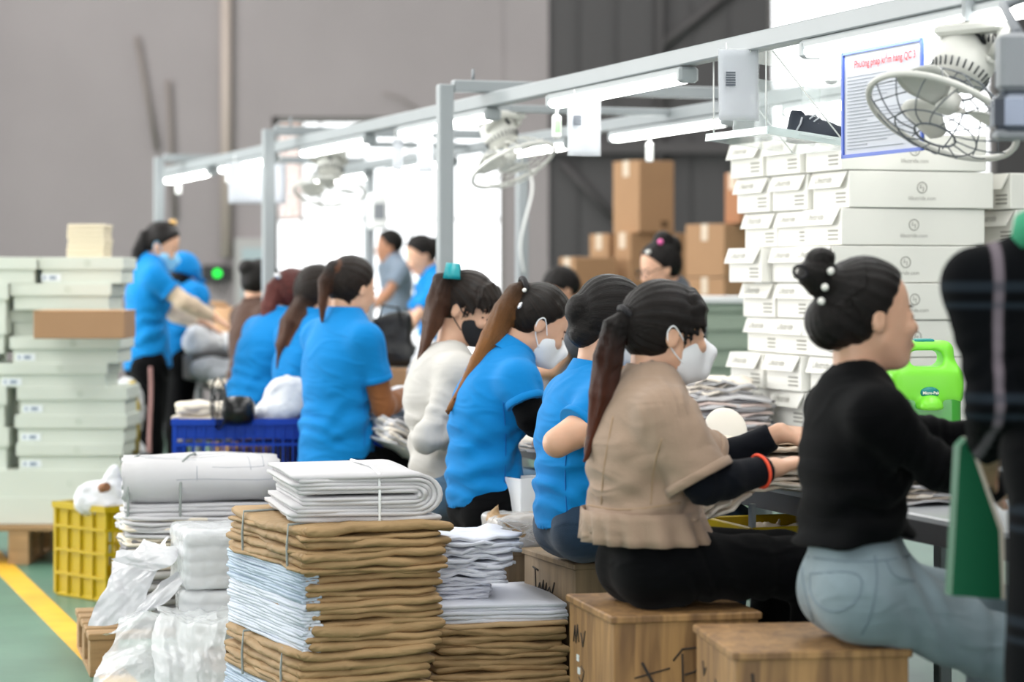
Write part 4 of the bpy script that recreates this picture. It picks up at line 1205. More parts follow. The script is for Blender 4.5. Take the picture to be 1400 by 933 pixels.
# instruction poster with a blue frame
def poster():
    pa, pb = on_rail(1152), on_rail(1262); c = (pa+pb)/2; L = np.linalg.norm(pb-pa); ztop = 1.835; H_ = .275
    ang = math.atan2((pb-pa)[1], (pb-pa)[0])
    e = empty('notice_board', 'blue-framed printed instruction notice hanging beside the fan', 'notice', (c[0], c[1], ztop), ang)
    b = MB(); b.box((0, .003, -H_/2), (L, .004, H_)); b.build('sheet', PAPER, e)
    b = MB()
    for (cx, cz, w, h) in ((0, -.004, L, .009), (0, -H_+.004, L, .009), (-L/2+.004, -H_/2, .009, H_), (L/2-.004, -H_/2, .009, H_)): b.box((cx, -.001, cz), (w, .006, h))
    b.build('blue_border', mat('blue_border', '#4a67c4', rough=.5), e)
    link('title', text_mesh('Phương pháp kiểm hàng QC 3', .0265, REDINK, bold=.0004), e, loc=(.02, -.003, -.038), rot=(math.pi/2, 0, 0))
    b = MB(); rr = random.Random(4)
    for k in range(22):
        w = L*rr.choice((.25, .5, .7, .84, .84, .3)); z = -.068-k*.0088
        b.box((-L*.43+w/2, -.0015, z), (w, .001, .0015))
    b.build('printed_lines', INK, e)
    b = MB()
    for s in (-1, 1): b.tube([(s*L*.46, 0, -.006), (s*L*.44, .005, .03), (s*L*.47, 0, .055)], .0022, 5)
    b.build('tie_wire', mat('black_plastic', ''), e)
poster()
p = on_rail(352); e = empty('notice_sheet', 'plain pale notice hanging behind the second frame post', 'notice', (p[0], p[1], wz(224, p[1])), TA+math.radians(-15))
o = link('sheet', sheet_mesh('sheet', .30, .21, .01, m=PAPER), e); o.modifiers.new('thickness', 'SOLIDIFY').thickness = .002
b = MB(); b.tube([(-.12, 0, -.003), (-.12, 0, .05)], .002, 5); b.tube([(.12, 0, -.003), (.12, 0, .05)], .002, 5); b.build('tie', SWW, e)

# clear acrylic tray with a sneaker, hung from the near rail
ACR = mat('clear_acrylic', '#eef6f5', rough=.06, alpha=.28, spec=.7)
ACR_E = mat('acrylic_edge', '#dfeceb', rough=.15, alpha=.75)
def tray():
    p = T(tY(6.98, .22), .22); z = 1.655
    e = empty('acrylic_tray', 'clear acrylic hanging tray carrying a dark sneaker', 'tray', (p[0], p[1], z), TA+math.radians(2))
    e.rotation_euler = (0, math.radians(7), TA+math.radians(2))
    W_, L_, H_ = .30, .40, .245
    for nm, c, d in (('base_plate', (.12, 0, 0), (W_, L_, .006)), ('back_panel', (.12+W_/2, 0, H_/2), (.005, L_, H_)), ('top_plate', (.12, -.02, H_), (W_, L_*.9, .005)), ('divider', (.12, .06, H_*.4), (W_*.9, .005, H_*.7))):
        b = MB(); b.box(c, d); b.build(nm, ACR, e)
    b = MB(); b.box((.12-W_/2, 0, .006), (.008, L_, .022)); b.box((.12, -L_/2, .006), (W_, .008, .022)); b.build('front_lip', ACR_E, e)
    for sx, sx2 in ((-.02, -.05), (.24, -.03)):
        for sy in (-.17, .17):
            b = MB(); b.tube([(sx, sy, .0), (sx2, sy, RZ-.05-z)], .0022, 6); b.build('hanger', SWW, e)
    for k, (x, y) in enumerate(((.0, -.1), (.12, -.15))): b = MB(); b.box((x, y, .008), (.11, .15, .004)); b.build('tape', SLEEVE, e)
    return e, z
_tr, _tz = tray()
def sneaker():
    c = at(1113, 186, 7.0); c[2] = _tz-.014; k = .78
    d = nrm([.70, -.71, 0]); l = np.array([-d[1], d[0], 0]); Rm = np.stack([d, l, UP], 1)
    e = empty('sneaker', 'dark grey sneaker standing on the clear hanging tray', 'shoe', c)
    X = lambda a, b_, z: c + (d*a + l*b_ + UP*z)*k
    S = SDF(c-.18, c+.18, .0035)
    S.cone(X(-.085, 0, .04), X(-.078, 0, .105), .034*k, .030*k, .02); S.cone(X(-.08, 0, .03), X(.05, 0, .03), .036*k, .036*k, .02)
    S.ell(X(.085, 0, .026), np.array([.065, .045, .036])*k, Rm, .025); S.cone(X(-.03, 0, .075), X(.06, 0, .045), .032*k, .024*k, .02)
    S.ell(X(-.058, 0, .128), np.array([.034, .020, .034])*k, Rm, .008, sub=True); S.cut(X(0, 0, .014), -UP)
    S.build('upper', mat('sneaker_fabric', '#3a3f49', rough=.9, bump=.3, bscale=300), e, 1)
    S = SDF(c-.18, c+.18, .0035); S.cone(X(-.082, 0, .012), X(.095, 0, .012), .040*k, .047*k, .008, l, .35); S.cut(X(0, 0, .0), -UP); S.cut(X(0, 0, .022), UP)
    S.build('sole', mat('sneaker_sole', '#6b6f78', rough=.7), e, 1)
    b = MB()
    for q in range(4): b.tube([X(.0+.020*q, -.026, .088-.011*q)-c, X(.004+.020*q, 0, .104-.012*q)-c, X(.0+.020*q, .026, .088-.011*q)-c], .003, 5)
    b.build('laces', mat('lace_grey', '#c9ccd2', rough=.8), e)
    b = MB()
    for s_ in (-1, 1): b.tube([X(-.06, s_*.038, .035)-c, X(-.035, s_*.037, .07)-c, X(-.03, s_*.033, .095)-c], .003, 5)
    b.build('side_stripe', mat('lace_grey', ''), e)
sneaker()

# ------------------------------------------------------------------ fans
FANW = mat('fan_plastic', '#cfcfc9', rough=.4, noise=.04, nscale=10); FAND = mat('fan_dark', '#3a3d40', rough=.5); WIRE = mat('fan_wire', '#c8c8c2', rough=.4, metal=.2)
def fan(label, c, axis, R, hang, wirem, guard_pts=14, blades=True):
    """ceiling-hung orbit fan: c guard centre, axis the blowing direction, hang = top of its bracket"""
    c = np.array(c, float); axis = nrm(axis); hang = np.array(hang, float)
    e = empty('hanging_fan', label, 'fan', hang); o = np.array(e.location)
    a = nrm(np.cross(axis, UP)); b_ = np.cross(axis, a)
    m = c - axis*.16          # motor centre
    b = MB(); b.lathe([(.02, -.075), (.05, -.07), (.068, -.03), (.072, .0), (.070, .03), (.06, .055), (.03, .065)], m-o, axis, 28); mo = b.build('motor', FANW, e)
    b = MB()
    for k in range(26):
        q = 2*math.pi*k/26; d = math.cos(q)*a+math.sin(q)*b_
        b.tube([m-o + d*.0685 - axis*.035, m-o + d*.055 - axis*.064], .0022, 4)
        b.tube([m-o + d*.071 + axis*.034, m-o + d*.062 + axis*.054], .0022, 4)
    vs = b.build('vent_slots', FAND, mo); vs['kind'] = 'stuff'
    b = MB(); b.lathe([(.032, 0), (.036, .012), (.02, .03), (.012, .05)], m-o - axis*.115, axis, 18); b.build('tail_knob', FAND, mo)
    b = MB(); b.lathe([(.028, 0), (.030, .03), (.018, .045)], m-o + axis*.10, axis, 18); b.tube([m-o+axis*.05, m-o+axis*.12], .009, 8); hub = b.build('hub', FANW, e)
    if blades:
        for k in range(3):
            q0 = 2*math.pi*k/3+.4; v = []; f = []
            n = 8; mm = 6
            for i in range(n+1):
                r = .03 + (R*.88-.03)*i/n; wd = .45+.35*math.sin(math.pi*min(1, i/n*.9))
                for j in range(mm+1):
                    q = q0 + (j/mm-.5)*wd*1.6*(1.15-.45*i/n); d = math.cos(q)*a+math.sin(q)*b_
                    v.append(c-o - axis*.03 + d*r + axis*(.03*(j/mm-.5)))
            for i in range(n):
                for j in range(mm): p_ = i*(mm+1)+j; f.append((p_, p_+1, p_+mm+2, p_+mm+1))
            ob = link('blade', mesh('blade', v, f, True, FANW), e); ob.modifiers.new('thickness', 'SOLIDIFY').thickness = .003
    # guard: rim, front and rear rings, wires
    b = MB(); b.ring(c-o, R, .008, axis, 56, 8); g = b.build('guard_rim', FANW, e)
    b = MB()
    for s, dep in ((1, .05), (-1, .08)):
        for k in range(guard_pts):
            q = 2*math.pi*(k+.5*(s > 0))/guard_pts; pts = []
            for i in range(8):
                t = i/7; qq = q + .5*t; d = math.cos(qq)*a+math.sin(qq)*b_
                r = R*(1-t) + .045*t; pts.append(c-o + d*r + axis*s*dep*math.sin(math.pi/2*min(1, t*1.25)))
            b.tube(pts, .0018, 5)
        b.ring(c-o+axis*s*dep, .05, .003, axis, 24, 5); b.ring(c-o+axis*s*dep*.9, R*.55, .002, axis, 40, 5)
    b.build('guard_wires', wirem, g)
    # U bracket
    l = nrm(np.cross(UP, [axis[0], axis[1], 0]) if abs(axis[2]) < .99 else V)
    pv = m - o
    br = MB(); w = .085
    br.box(np.array([0, 0, -.014]), (.20, .07, .028), np.stack([l, np.cross(UP, l), UP], 1), bev=.008)
    for s in (-1, 1):
        br.tube([l*s*w + UP*-.02, l*s*w*1.02 + UP*(pv[2]*.5), pv + l*s*w*.9], [.018, .015, .012], 8)
        br.lathe([(.014, 0), (.014, .02)], pv + l*s*.066, l*s, 12)
    br.build('bracket', FANW, e)
    br = MB(); br.tube([np.array([0, 0, -.02]), np.array([.02, -.02, -.05]), pv - axis*.09], .005, 6); br.build('cord', FAND, e)
    # hanging plate up to the rail
    br = MB(); br.box((0, 0, (RZ-.03-o[2])/2+.005), (.05, .05, max(.02, RZ-.03-o[2]+.01))); br.build('mount', ALU, e)
    return e
WIRE_D = mat('fan_wire_dark', '#5a6066', rough=.4)
def fan_at(label, px, py, Y, axis, R, mx, my, wm, **k):
    c = at(px, py, Y); h = at(mx, my, Y); return fan(label, c, axis, R, h, wm, **k)
fan_at('large white fan with a wire guard at the upper right, near the notice', 1288, 160, 5.62, (-.40, -.32, -.86), .180, 1332, 30, WIRE_D)
fan_at('white hanging fan right of the tall frame post', 702, 226, 9.6, (.38, -.30, -.88), .175, 690, 152, WIRE)
fan_at('white hanging fan with broad blades before the bright window', 450, 262, 12.1, (-.02, -.36, -.93), .175, 447, 205, WIRE)

for (px_, py_, Y_) in ((690, 152, 9.6), (447, 205, 12.1)):
    _p = at(px_, py_, Y_); _t = float(np.dot(_p-T(0, 0), U)); bb = MB(); bb.box((FW/2, _t, RZ-.018), (FW-.34, .04, .03), bev=.003); bb.build('fan_strut', ALU, FR)
# device on the near rail at the right edge
p = at(1384, 46, 5.0)
e = empty('control_box', 'grey control box hanging at the top right corner', 'control box', (p[0]+.012, p[1], p[2]))
GB = mat('grey_box', '#8c9095', rough=.45)
b = MB(); b.box((0, 0, -.06), (.085, .07, .12), bev=.01); b.build('upper_case', GB, e)
b = MB(); b.box((-.005, -.005, -.165), (.10, .08, .09), bev=.018); b.build('clamp', mat('box_metal', '#6d7480', rough=.25, metal=.8), e)
b = MB(); b.box((0, 0, -.21), (.10, .07, .02), bev=.006); b.build('base', GB, e)
b = MB(); b.tube([(0, 0, 0), (.01, .2, .08), T(tY(5.2, .17), .17, RZ-.03)-np.array(e.location)], .012, 8); b.build('arm', GB, e)

b = MB(); b.tube(chaikin([at(724, 235, 12.05), at(730, 258, 12.05), at(718, 300, 12.0), at(710, 335, 12.0), at(716, 372, 12.05)]), .006, 6)
tag(b.build('dangling_cable', SWW), 'white cable dangling along the far post right of the fan', 'cable')
# ------------------------------------------------------------------ boxes, crates, pallets
CREAM = mat('cream_card', '#e9e8e1', rough=.7, noise=.03, nscale=4)
CREAM_IN = mat('card_edge', '#b98a6d', rough=.8)
PRINT = mat('grey_print', '#94928a', rough=.8)
def boot_box():
    L, E, Hh = .543, .275, .1225
    e = bpy.data.objects.new('boot_box', None); COL.objects.link(e); e.empty_display_size = .05
    # local: x along V (long side), y along U, z up; end face with the flap at x = 0, long side at y = 0
    b = MB(); b.box((L/2, E/2, Hh/2), (L, E, Hh), bev=.0025); b.build('body', CREAM, e)
    h = .054; o = .018
    b = MB(); v = []
    for (y, z, x) in ((.004, Hh, -.001), (E-.004, Hh, -.001), (E-.002, Hh-h, -o), (.03, Hh-h, -o)): v += [(x, y, z), (x-.003, y, z)]
    b.add(v, [(0, 2, 4, 6), (7, 5, 3, 1), (0, 1, 3, 2), (2, 3, 5, 4), (4, 5, 7, 6), (6, 7, 1, 0)]); fl_ = b.build('flap', CREAM, e)
    link('lettering', text_mesh('Lifestride', .034, PRINT), fl_, loc=(-.0150, E*.60, Hh-.027), rot=(math.pi/2-.3, 0, -math.pi/2))
    b = MB()
    for k in range(3): b.box((-.0008, E*.22, .048-k*.014), (.001, .075, .006))
    b.build('size_print', PRINT, e)
    b = MB(); b.ring((L*.5, -.0006, Hh*.56), .018, .0016, (0, 1, 0), 26, 4)
    b.tube([(L*.5-.005, -.001, Hh*.56+.010), (L*.5-.007, -.001, Hh*.56-.002), (L*.5+.006, -.001, Hh*.56+.002), (L*.5+.004, -.001, Hh*.56-.011)], .0014, 4); b.build('emblem', PRINT, e)
    link('lettering', text_mesh('lifestride.com', .019, PRINT), e, loc=(L*.5, -.0008, Hh*.26), rot=(math.pi/2, 0, 0))
    return e
BB = boot_box(); BB_used = False
Yc = 8.04; Xc = wx(1159, Yc); rr = random.Random(11)
bench_z = 1.736-.1255*8
cols = ['front', 'second', 'third']; sides = ['', 'far-side ']
for v_ in range(2):
    for u_ in range(3):
        for k in range(8 if (v_ == 0) else 7):
            lv = 7-k if v_ == 0 else 6-k
            jx = rr.uniform(-.022, .022) + (.05 if (v_ == 1) else 0) + (-.035 if (u_ == 0 and k in (3, 4)) else 0) + (-.03 if (u_ > 0 and k % 3 == 1) else 0)
            p = np.array([Xc, Yc, 0]) + V*(v_*.58+jx) + U*(u_*.287+rr.uniform(0, .006))
            o = BB if not BB_used else copy_tree(BB); BB_used = True
            o.location = (p[0], p[1], bench_z+.1255*k+.0015*0); o.rotation_euler = (0, 0, TA+math.radians(rr.uniform(-.6, .6)))
            lab = f'cream boot box, {ORD[lv]} from the top of the {sides[v_]}{cols[u_]} column behind the black-topped woman'
            tag(o, lab, 'box', 'cream boot boxes piled beside the table')
b0 = empty('box_bench', 'low steel bench carrying the pile of cream boot boxes', 'bench', np.array([Xc, Yc, 0])+V*.58+U*.42, TA)
b = MB(); b.box((0, 0, bench_z-.02), (1.14, .88, .03), bev=.004); b.build('bench_top', STEEL, b0)
for sx in (-1, 1):
    for sy in (-1, 1): b = MB(); b.box((sx*.53, sy*.40, (bench_z-.035)/2), (.045, .045, bench_z-.035), bev=.004); b.build('leg', STEEL, b0)

# pale green lidded boxes piled on a pallet at the left
SAGE = mat('sage_card', '#d3d9ce', rough=.7, noise=.03, nscale=4)
SAGE2 = mat('sage_card_dark', '#9fae9f', rough=.75)
STICK = mat('sticker', '#e9eef2', rough=.6); INKB = mat('sticker_ink', '#8796a8', rough=.7)
def lid_box(w, h, d, lid=True, sticker=True, m=None):
    m = m or SAGE
    e = bpy.data.objects.new('lidded_box', None); COL.objects.link(e); e.empty_display_size = .05
    lh = h*.46 if lid else 0
    b = MB(); b.box((0, d/2, (h-lh*.6)/2), (w-.024 if lid else w, d-.024 if lid else d, h-lh*.6), bev=.002); b.build('body', m, e)
    if lid: b = MB(); b.box((0, d/2, h-lh/2), (w, d, lh), bev=.002); b.build('lid', m, e)
    b = MB(); b.ring((w*.07, -.001 if lid else 0.0, h-lh/2 if lid else h*.5), .011, .001, (0, 1, 0), 18, 4); b.build('emblem', mat('sage_print', '#a5b29f', rough=.8), e)
    if sticker:
        b = MB(); b.box((-w*.36, .0105, (h-lh)*.42), (.085, .003, .03)); s = b.build('sticker', STICK, e)
        b = MB(); b.box((-w*.36+.008, .0085, (h-lh)*.42), (.03, .002, .014)); b.box((-w*.36-.028, .0085, (h-lh)*.42), (.012, .002, .012)); b.build('print', INKB, s)
    return e
YL = 10.6; sL = F/YL
SB = {}
def sage(x0, x1, y0, y1, label, dy=0.0, lid=True, sticker=True, rot=0.0, zfix=None):
    Y = YL+dy; s = F/Y; w = (x1-x0)/s; h = (y1-y0)/s
    key = (round(w, 2), round(h, 3), lid, sticker)
    o = lid_box(w, h, .36, lid, sticker)
    o.location = (wx((x0+x1)/2, Y), Y, wz(y1, Y)); o.rotation_euler = (0, 0, rot)
    return tag(o, label, 'box', 'pale green boxes on the left pallet')
rows = [(-8, 171, 680, 717, False, False), (-6, 172, 643, 680, False, False), (22, 168, 607, 643, True, True), (20, 173, 568, 607, True, True), (23, 174, 530, 568, True, True),
        (-6, 147, 497, 530, True, True), (13, 165, 461, 497, True, True), (14, 152, 424, 461, True, False), (14, 152, 388, 424, True, False), (53, 169, 352, 388, True, True)]
nm = ['bottom', 'second from the bottom', 'third from the bottom', 'fourth from the bottom', 'fifth from the bottom', 'sixth from the bottom', 'just under the brown carton', 'behind the brown carton', 'just above the brown carton', 'topmost']
for i, (a, c, y0, y1, ld, stk) in enumerate(rows):
    sage(a, c, y0, y1, f'pale green box on the left pallet, {nm[i]} of the front column', dy=(.10 if i == 7 else 0)+.004*i, lid=ld, sticker=stk, rot=math.radians(RNG.uniform(-.8, .8)))
for i, (a, c, y0, y1) in enumerate(((-120, 0, 643, 717), (-128, 12, 585, 643), (-132, 9, 528, 585), (-140, -14, 484, 528), (-130, 8, 436, 484), (-126, 11, 388, 436), (-85, 50, 352, 388))):
    sage(a, c, y0, y1, f'pale green box at the left edge, {ORD[i]} from the bottom of the outer column', dy=.02, sticker=False)
# flat brown carton in the same pile
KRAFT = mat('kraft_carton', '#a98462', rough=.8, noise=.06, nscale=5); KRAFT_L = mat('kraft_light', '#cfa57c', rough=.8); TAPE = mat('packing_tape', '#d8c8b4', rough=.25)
Y = YL-.36; s = F/Y; e = empty('flat_carton', 'flat brown cardboard carton lying on the pale green boxes', 'carton', (wx(108, Y), Y, wz(461, YL)+.0015))
b = MB(); b.box((0, .15, .058), (.385, .30, .116), bev=.003); b.build('body', KRAFT, e)
b = MB(); b.box((-.2, .13, .075), (.006, .26, .085), rotz(0.12)); b.build('flap', KRAFT, e)
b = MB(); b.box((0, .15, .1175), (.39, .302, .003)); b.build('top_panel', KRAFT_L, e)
e = empty('paper_pad_stack', 'tall beige stack of pads standing on the pale green boxes', 'stack', (wx(118, YL+.2), YL+.2, wz(352, YL)))
for k in range(7):
    b = MB(); b.box((RNG.uniform(-.004, .004), .1, .011+k*.0215), (.165, .22, .021), bev=.003); b.build('pad', mat('beige_pad', '#d9cdb4', rough=.8), e)
WOOD_P = mat('pallet_wood', '#b08f66', rough=.8, noise=.3, nscale=5, stretch=(1, 8, 8), bump=.2, bscale=40)
def pallet(label, c, w, d, h, rz=0.0):
    e = empty('pallet', label, 'pallet', c, rz)
    for k in range(5): b = MB(); b.box((0, -d/2+.05+k*(d-.1)/4, h-.011), (w, .095, .022), bev=.003); b.build('deck_board', WOOD_P, e)
    for sx in (-1, 0, 1):
        for sy in (-1, 0, 1): b = MB(); b.box((sx*(w/2-.05), sy*(d/2-.05), h/2-.004), (.09, .09, h-.034), bev=.003); b.build('block', WOOD_P, e)
        b = MB(); b.box((sx*(w/2-.05), 0, .008), (.09, d, .016)); b.build('runner', WOOD_P, e)
    return e
hp = wz(717, YL)
pallet('wooden pallet under the pale green boxes', (wx(30, YL), YL+.22, 0), 1.0, .6, max(.09, hp-.002))

# far cartons by the dark wall
def carton(label, xl, xm, xr, y0, y1, Y, m=KRAFT, name='carton'):
    """corner-on carton: xl..xm is the left face, xm..xr the front face"""
    ang = math.radians(34); s = F/Y
    wl = (xm-xl)/s/math.sin(ang); wf = (xr-xm)/s/math.cos(ang); h = (y1-y0)/s
    e = empty(name, label, 'carton', (wx(xm, Y), Y, wz(y1, Y)), ang)
    # local x: along the front face, local y: away
    b = MB(); b.box((wf/2, wl/2, h/2), (wf, wl, h), bev=.004); b.build('body', m, e)
    b = MB(); b.box((wf/2, wl/2, h+.001), (wf*.98, .06, .002)); b.box((wf+.0008, wl/2, h-.05), (.0016, .06, .1)); b.box((-.0008, wl/2, h-.05), (.0016, .06, .1)); b.build('tape', TAPE, e)
    b = MB(); b.box((wf*.72, -.001, h*.12), (wf*.22, .001, h*.10)); b.build('print', mat('carton_print', '#6b5138', rough=.9), e)
    return e
carton('tall upright brown carton standing on top of the carton pile', 840, 874, 924, 219, 318, 15.2)
carton('wide brown carton under the tall upright carton', 841, 862, 942, 318, 392, 15.2)
carton('small brown carton left of the pile, half behind the wide one', 807, 832, 846, 320, 352, 15.5)
carton('long low brown carton at the left foot of the pile', 765, 786, 845, 352, 396, 15.0)
carton('reddish brown carton on top of the right-hand pile', 993, 1012, 1062, 236, 305, 14.5, mat('kraft_red', '#a87655', rough=.8))
carton('large brown carton in the middle of the right-hand pile', 942, 990, 1062, 306, 379, 14.5)
carton('brown carton under the large one of the right-hand pile', 942, 990, 1062, 380, 440, 14.5)
for i, (xl, xm, xr, Y, yt) in enumerate(((765, 800, 880, 15.0, 397), (850, 875, 945, 15.3, 393), (938, 988, 1066, 14.5, 441))):
    zt_ = wz(yt, Y)
    carton(f'big brown base carton on the floor, {ORD[i]} from the left', xl, xm, xr, yt, HY+CH*F/Y, Y)
# sage boxes stacked beyond the table, under the cartons
for k in range(6):
    Y = 12.3; h = .095; z0 = .55
    o = lid_box(.36, h, .3, True, False, SAGE2); o.location = (wx(1005, Y), Y, z0+h*k); o.rotation_euler = (0, 0, math.radians(8))
    tag(o, f'grey-green box beyond the table, {ORD[5-k]} from the top of its stack', 'box', 'grey-green boxes beyond the table')
o = MB(); o.box((0, 0, .018), (.42, .34, .036), bev=.005)
tag(o.build('white_tray', mat('white_card', '#eef0f2', rough=.6), None, (wx(1000, 12.3), 12.45, .55+.095*6), (0, 0, math.radians(8))), 'white flat tray lying on the grey-green boxes', 'tray')
e = empty('trolley', 'grey trolley carrying the grey-green boxes beyond the table', 'trolley', (wx(1005, 12.3), 12.45, 0), math.radians(8))
b = MB(); b.box((0, 0, .53), (.5, .42, .036), bev=.005); b.build('deck', STEEL, e)
for sx in (-1, 1):
    for sy in (-1, 1): b = MB(); b.box((sx*.22, sy*.18, .26), (.035, .035, .515)); b.build('leg', STEEL, e)

# wooden box stools
PINE = None
def wood_mat():
    m = bpy.data.materials.new('crate_ply'); m.use_nodes = True; nt = m.node_tree; b = nt.nodes['Principled BSDF']; b.inputs['Roughness'].default_value = .55
    tc = nt.nodes.new('ShaderNodeTexCoord'); mp = nt.nodes.new('ShaderNodeMapping'); mp.inputs['Scale'].default_value = (9, 9, .9)
    nt.links.new(tc.outputs['Object'], mp.inputs[0])
    n = nt.nodes.new('ShaderNodeTexNoise'); n.inputs['Scale'].default_value = 3.2; n.inputs['Detail'].default_value = 6; n.inputs['Distortion'].default_value = 1.2
    nt.links.new(mp.outputs[0], n.inputs['Vector'])
    r = nt.nodes.new('ShaderNodeValToRGB'); r.color_ramp.elements[0].position = .3; r.color_ramp.elements[0].color = hexc('#6f5132')
    r.color_ramp.elements[1].position = .7; r.color_ramp.elements[1].color = hexc('#a98252')
    nt.links.new(n.outputs['Fac'], r.inputs[0]); nt.links.new(r.outputs[0], b.inputs['Base Color'])
    bp = nt.nodes.new('ShaderNodeBump'); bp.inputs['Strength'].default_value = .15; bp.inputs['Distance'].default_value = .004
    nt.links.new(n.outputs['Fac'], bp.inputs['Height']); nt.links.new(bp.outputs[0], b.inputs['Normal'])
    return m
PINE = wood_mat(); PINE_G = mat('grey_ply', '#8a765c', rough=.6, noise=.35, nscale=3, stretch=(12, 12, 1), bump=.15, bscale=30)
MARK = mat('marker_ink', '#2b2622', rough=.8); CHIP = mat('paint_chip', '#cfd6d8', rough=.7)
def crate(label, corner, ang, wl, wf, h, m=PINE, deco=None):
    """corner: top corner nearest the camera; wf along the right face, wl away"""
    e = empty('wooden_crate', label, 'crate', (corner[0], corner[1], 0), ang)
    t = .018
    b = MB(); b.box((wf/2, wl/2, h-t/2), (wf+.016, wl+.016, t), bev=.003); b.build('top_board', m, e)
    # plank walls, each plank a part
    for face in range(2):
        n = 4
        for k in range(n):
            b = MB(); w = wf/n; b.box((w*(k+.5), .009+face*(wl-.018), (h-t)/2), (w-.0003, .018, h-t)); b.build('plank', m, e)
            b = MB(); w = (wl-.037)/n; b.box((.009+face*(wf-.018), .0185+w*(k+.5), (h-t)/2), (.018, w-.0003, h-t)); b.build('plank', m, e)
    for dk in (deco or []):
        kind = dk[0]
        if kind == 'L':    # strokes on the left face: (y, z) polyline
            b = MB(); b.tube([(-.0006, y, z) for y, z in dk[1]], dk[2], 5); b.build('marker_writing', MARK, e)
        if kind == 'F':
            b = MB(); b.tube([(x, -.0006, z) for x, z in dk[1]], dk[2], 5); b.build('marker_writing', MARK, e)
        if kind == 'C':
            b = MB(); b.box((-.0006, dk[1], dk[2]), (.001, .022, .016)); b.build('paint_chip', CHIP, e)
    return e
CZ = .47
c1 = at(839, 843.6, CZ and 5.57); d1 = math.atan2(.08, .339)
Pp = [(.20, .19), (.215, .345), (.225, .38), (.255, .395), (.285, .375), (.29, .345), (.27, .325), (.235, .325)]
crate('wooden box stool under the beige-bloused woman, marked with black letters', c1, d1, .40, .35, CZ, deco=[
    ('F', [(.068, .36), (.125, .255)], .0035), ('F', [(.05, .325), (.135, .345)], .0022), ('F', [(.165, .20), (.167, .30), (.165, .378)], .0026), ('F', [(.143, .362), (.165, .388), (.200, .391), (.213, .362), (.197, .335), (.170, .328)], .0026),
    ('F', [(.228, .42), (.230, .30)], .0026), ('F', [(.230, .335), (.248, .345), (.258, .30)], .0026),
    ('L', [(.24, .13), (.18, .26), (.13, .10)], .005), ('L', [(.36, .36), (.345, .40), (.335, .36), (.32, .405), (.31, .365)], .0022), ('L', [(.29, .39), (.27, .36), (.25, .40)], .0022), ('L', [(.31, .28), (.28, .27), (.26, .30), (.29, .31)], .002),
    ('C', .32, .325), ('C', .31, .295), ('C', .18, .15)])
# letters on the nearer stool
c2 = at(1006, 892, 5.036)
crate('wooden box stool under the woman in pale jeans, nearest the camera', c2, math.radians(7.2), .405, .37, CZ, deco=[
    ('F', [(.035, .425), (.038, .385), (.055, .372)], .0035), ('F', [(.062, .40), (.066, .375), (.078, .40), (.082, .372)], .003), ('L', [(.33, .40), (.32, .37), (.30, .39)], .0025), ('L', [(.2, .38), (.18, .36)], .002)])
c3 = at(787, 767, 6.66)
crate('wooden box stool under the woman with the scrunchie bun, signed in blue-black ink', c3, math.radians(19.3), .42, .36, .462, PINE_G, deco=[
    ('L', [(.345, .415), (.30, .41)], .003), ('L', [(.325, .41), (.318, .335), (.285, .375), (.275, .345), (.255, .385), (.25, .345), (.23, .38), (.235, .35), (.205, .372), (.19, .35), (.165, .39)], .003), ('L', [(.22, .31), (.218, .30)], .004)])
crate('greyish wooden box stool under the copper-haired woman and the wrapped package', np.array([-.075, 7.12, 0]), math.radians(19.3), .46, .36, .444, PINE_G)
n_ = {'copper': 'wooden box stool under the copper-haired woman', 'white': 'wooden box stool under the woman in white', 'brown': 'wooden box stool under the brown-sleeved woman', 'pony': 'wooden box stool under the woman with the thick brown ponytail', 'red': 'wooden box stool under the red-haired woman', 'browntop': 'wooden box stool under the person in dark brown'}
oi = 0
for k, p in SEATS:
    if k in ('near', 'beige', 'bun', 'copper'): continue
    if k == 'opp':
        lab = f'wooden box stool on the far side of the table, {ORD[oi]} from the left'; oi += 1
        q = p - U*.18 + V*0 - V*.13
    else:
        lab = n_[k]; q = p - U*.18 - V*.16
    crate(lab, q, TA, .36, .33, p[2]-.106)
# ------------------------------------------------------------------ paper bundles
def kraft_paper():
    return mat('kraft_paper', '#a4875f', rough=.75, noise=.16, nscale=7, stretch=(1, 1, 4), bump=.35, bscale=26, fold=.8, fscale=16)
BROWNP = kraft_paper(); BROWNP2 = mat('kraft_paper_light', '#bd9f78', rough=.75, noise=.14, nscale=8, bump=.3, bscale=30)
BLUEP = mat('blue_white_paper', '#adbccc', rough=.7, noise=.06, nscale=6, bump=.2, bscale=50)
WHITEP = mat('white_paper', '#c4c3c5', rough=.65, noise=.04, nscale=9, bump=.12, bscale=20)
CREAMP = mat('cream_paper', '#e6dccb', rough=.7, noise=.08, nscale=6)
GREYP = mat('grey_paper', '#8f8d90', rough=.8, noise=.2, nscale=12, stretch=(1, 1, 12))
STRING = mat('bundle_string', '#8d9390', rough=.8); STRAP = mat('white_strap', '#dfe3e2', rough=.6)
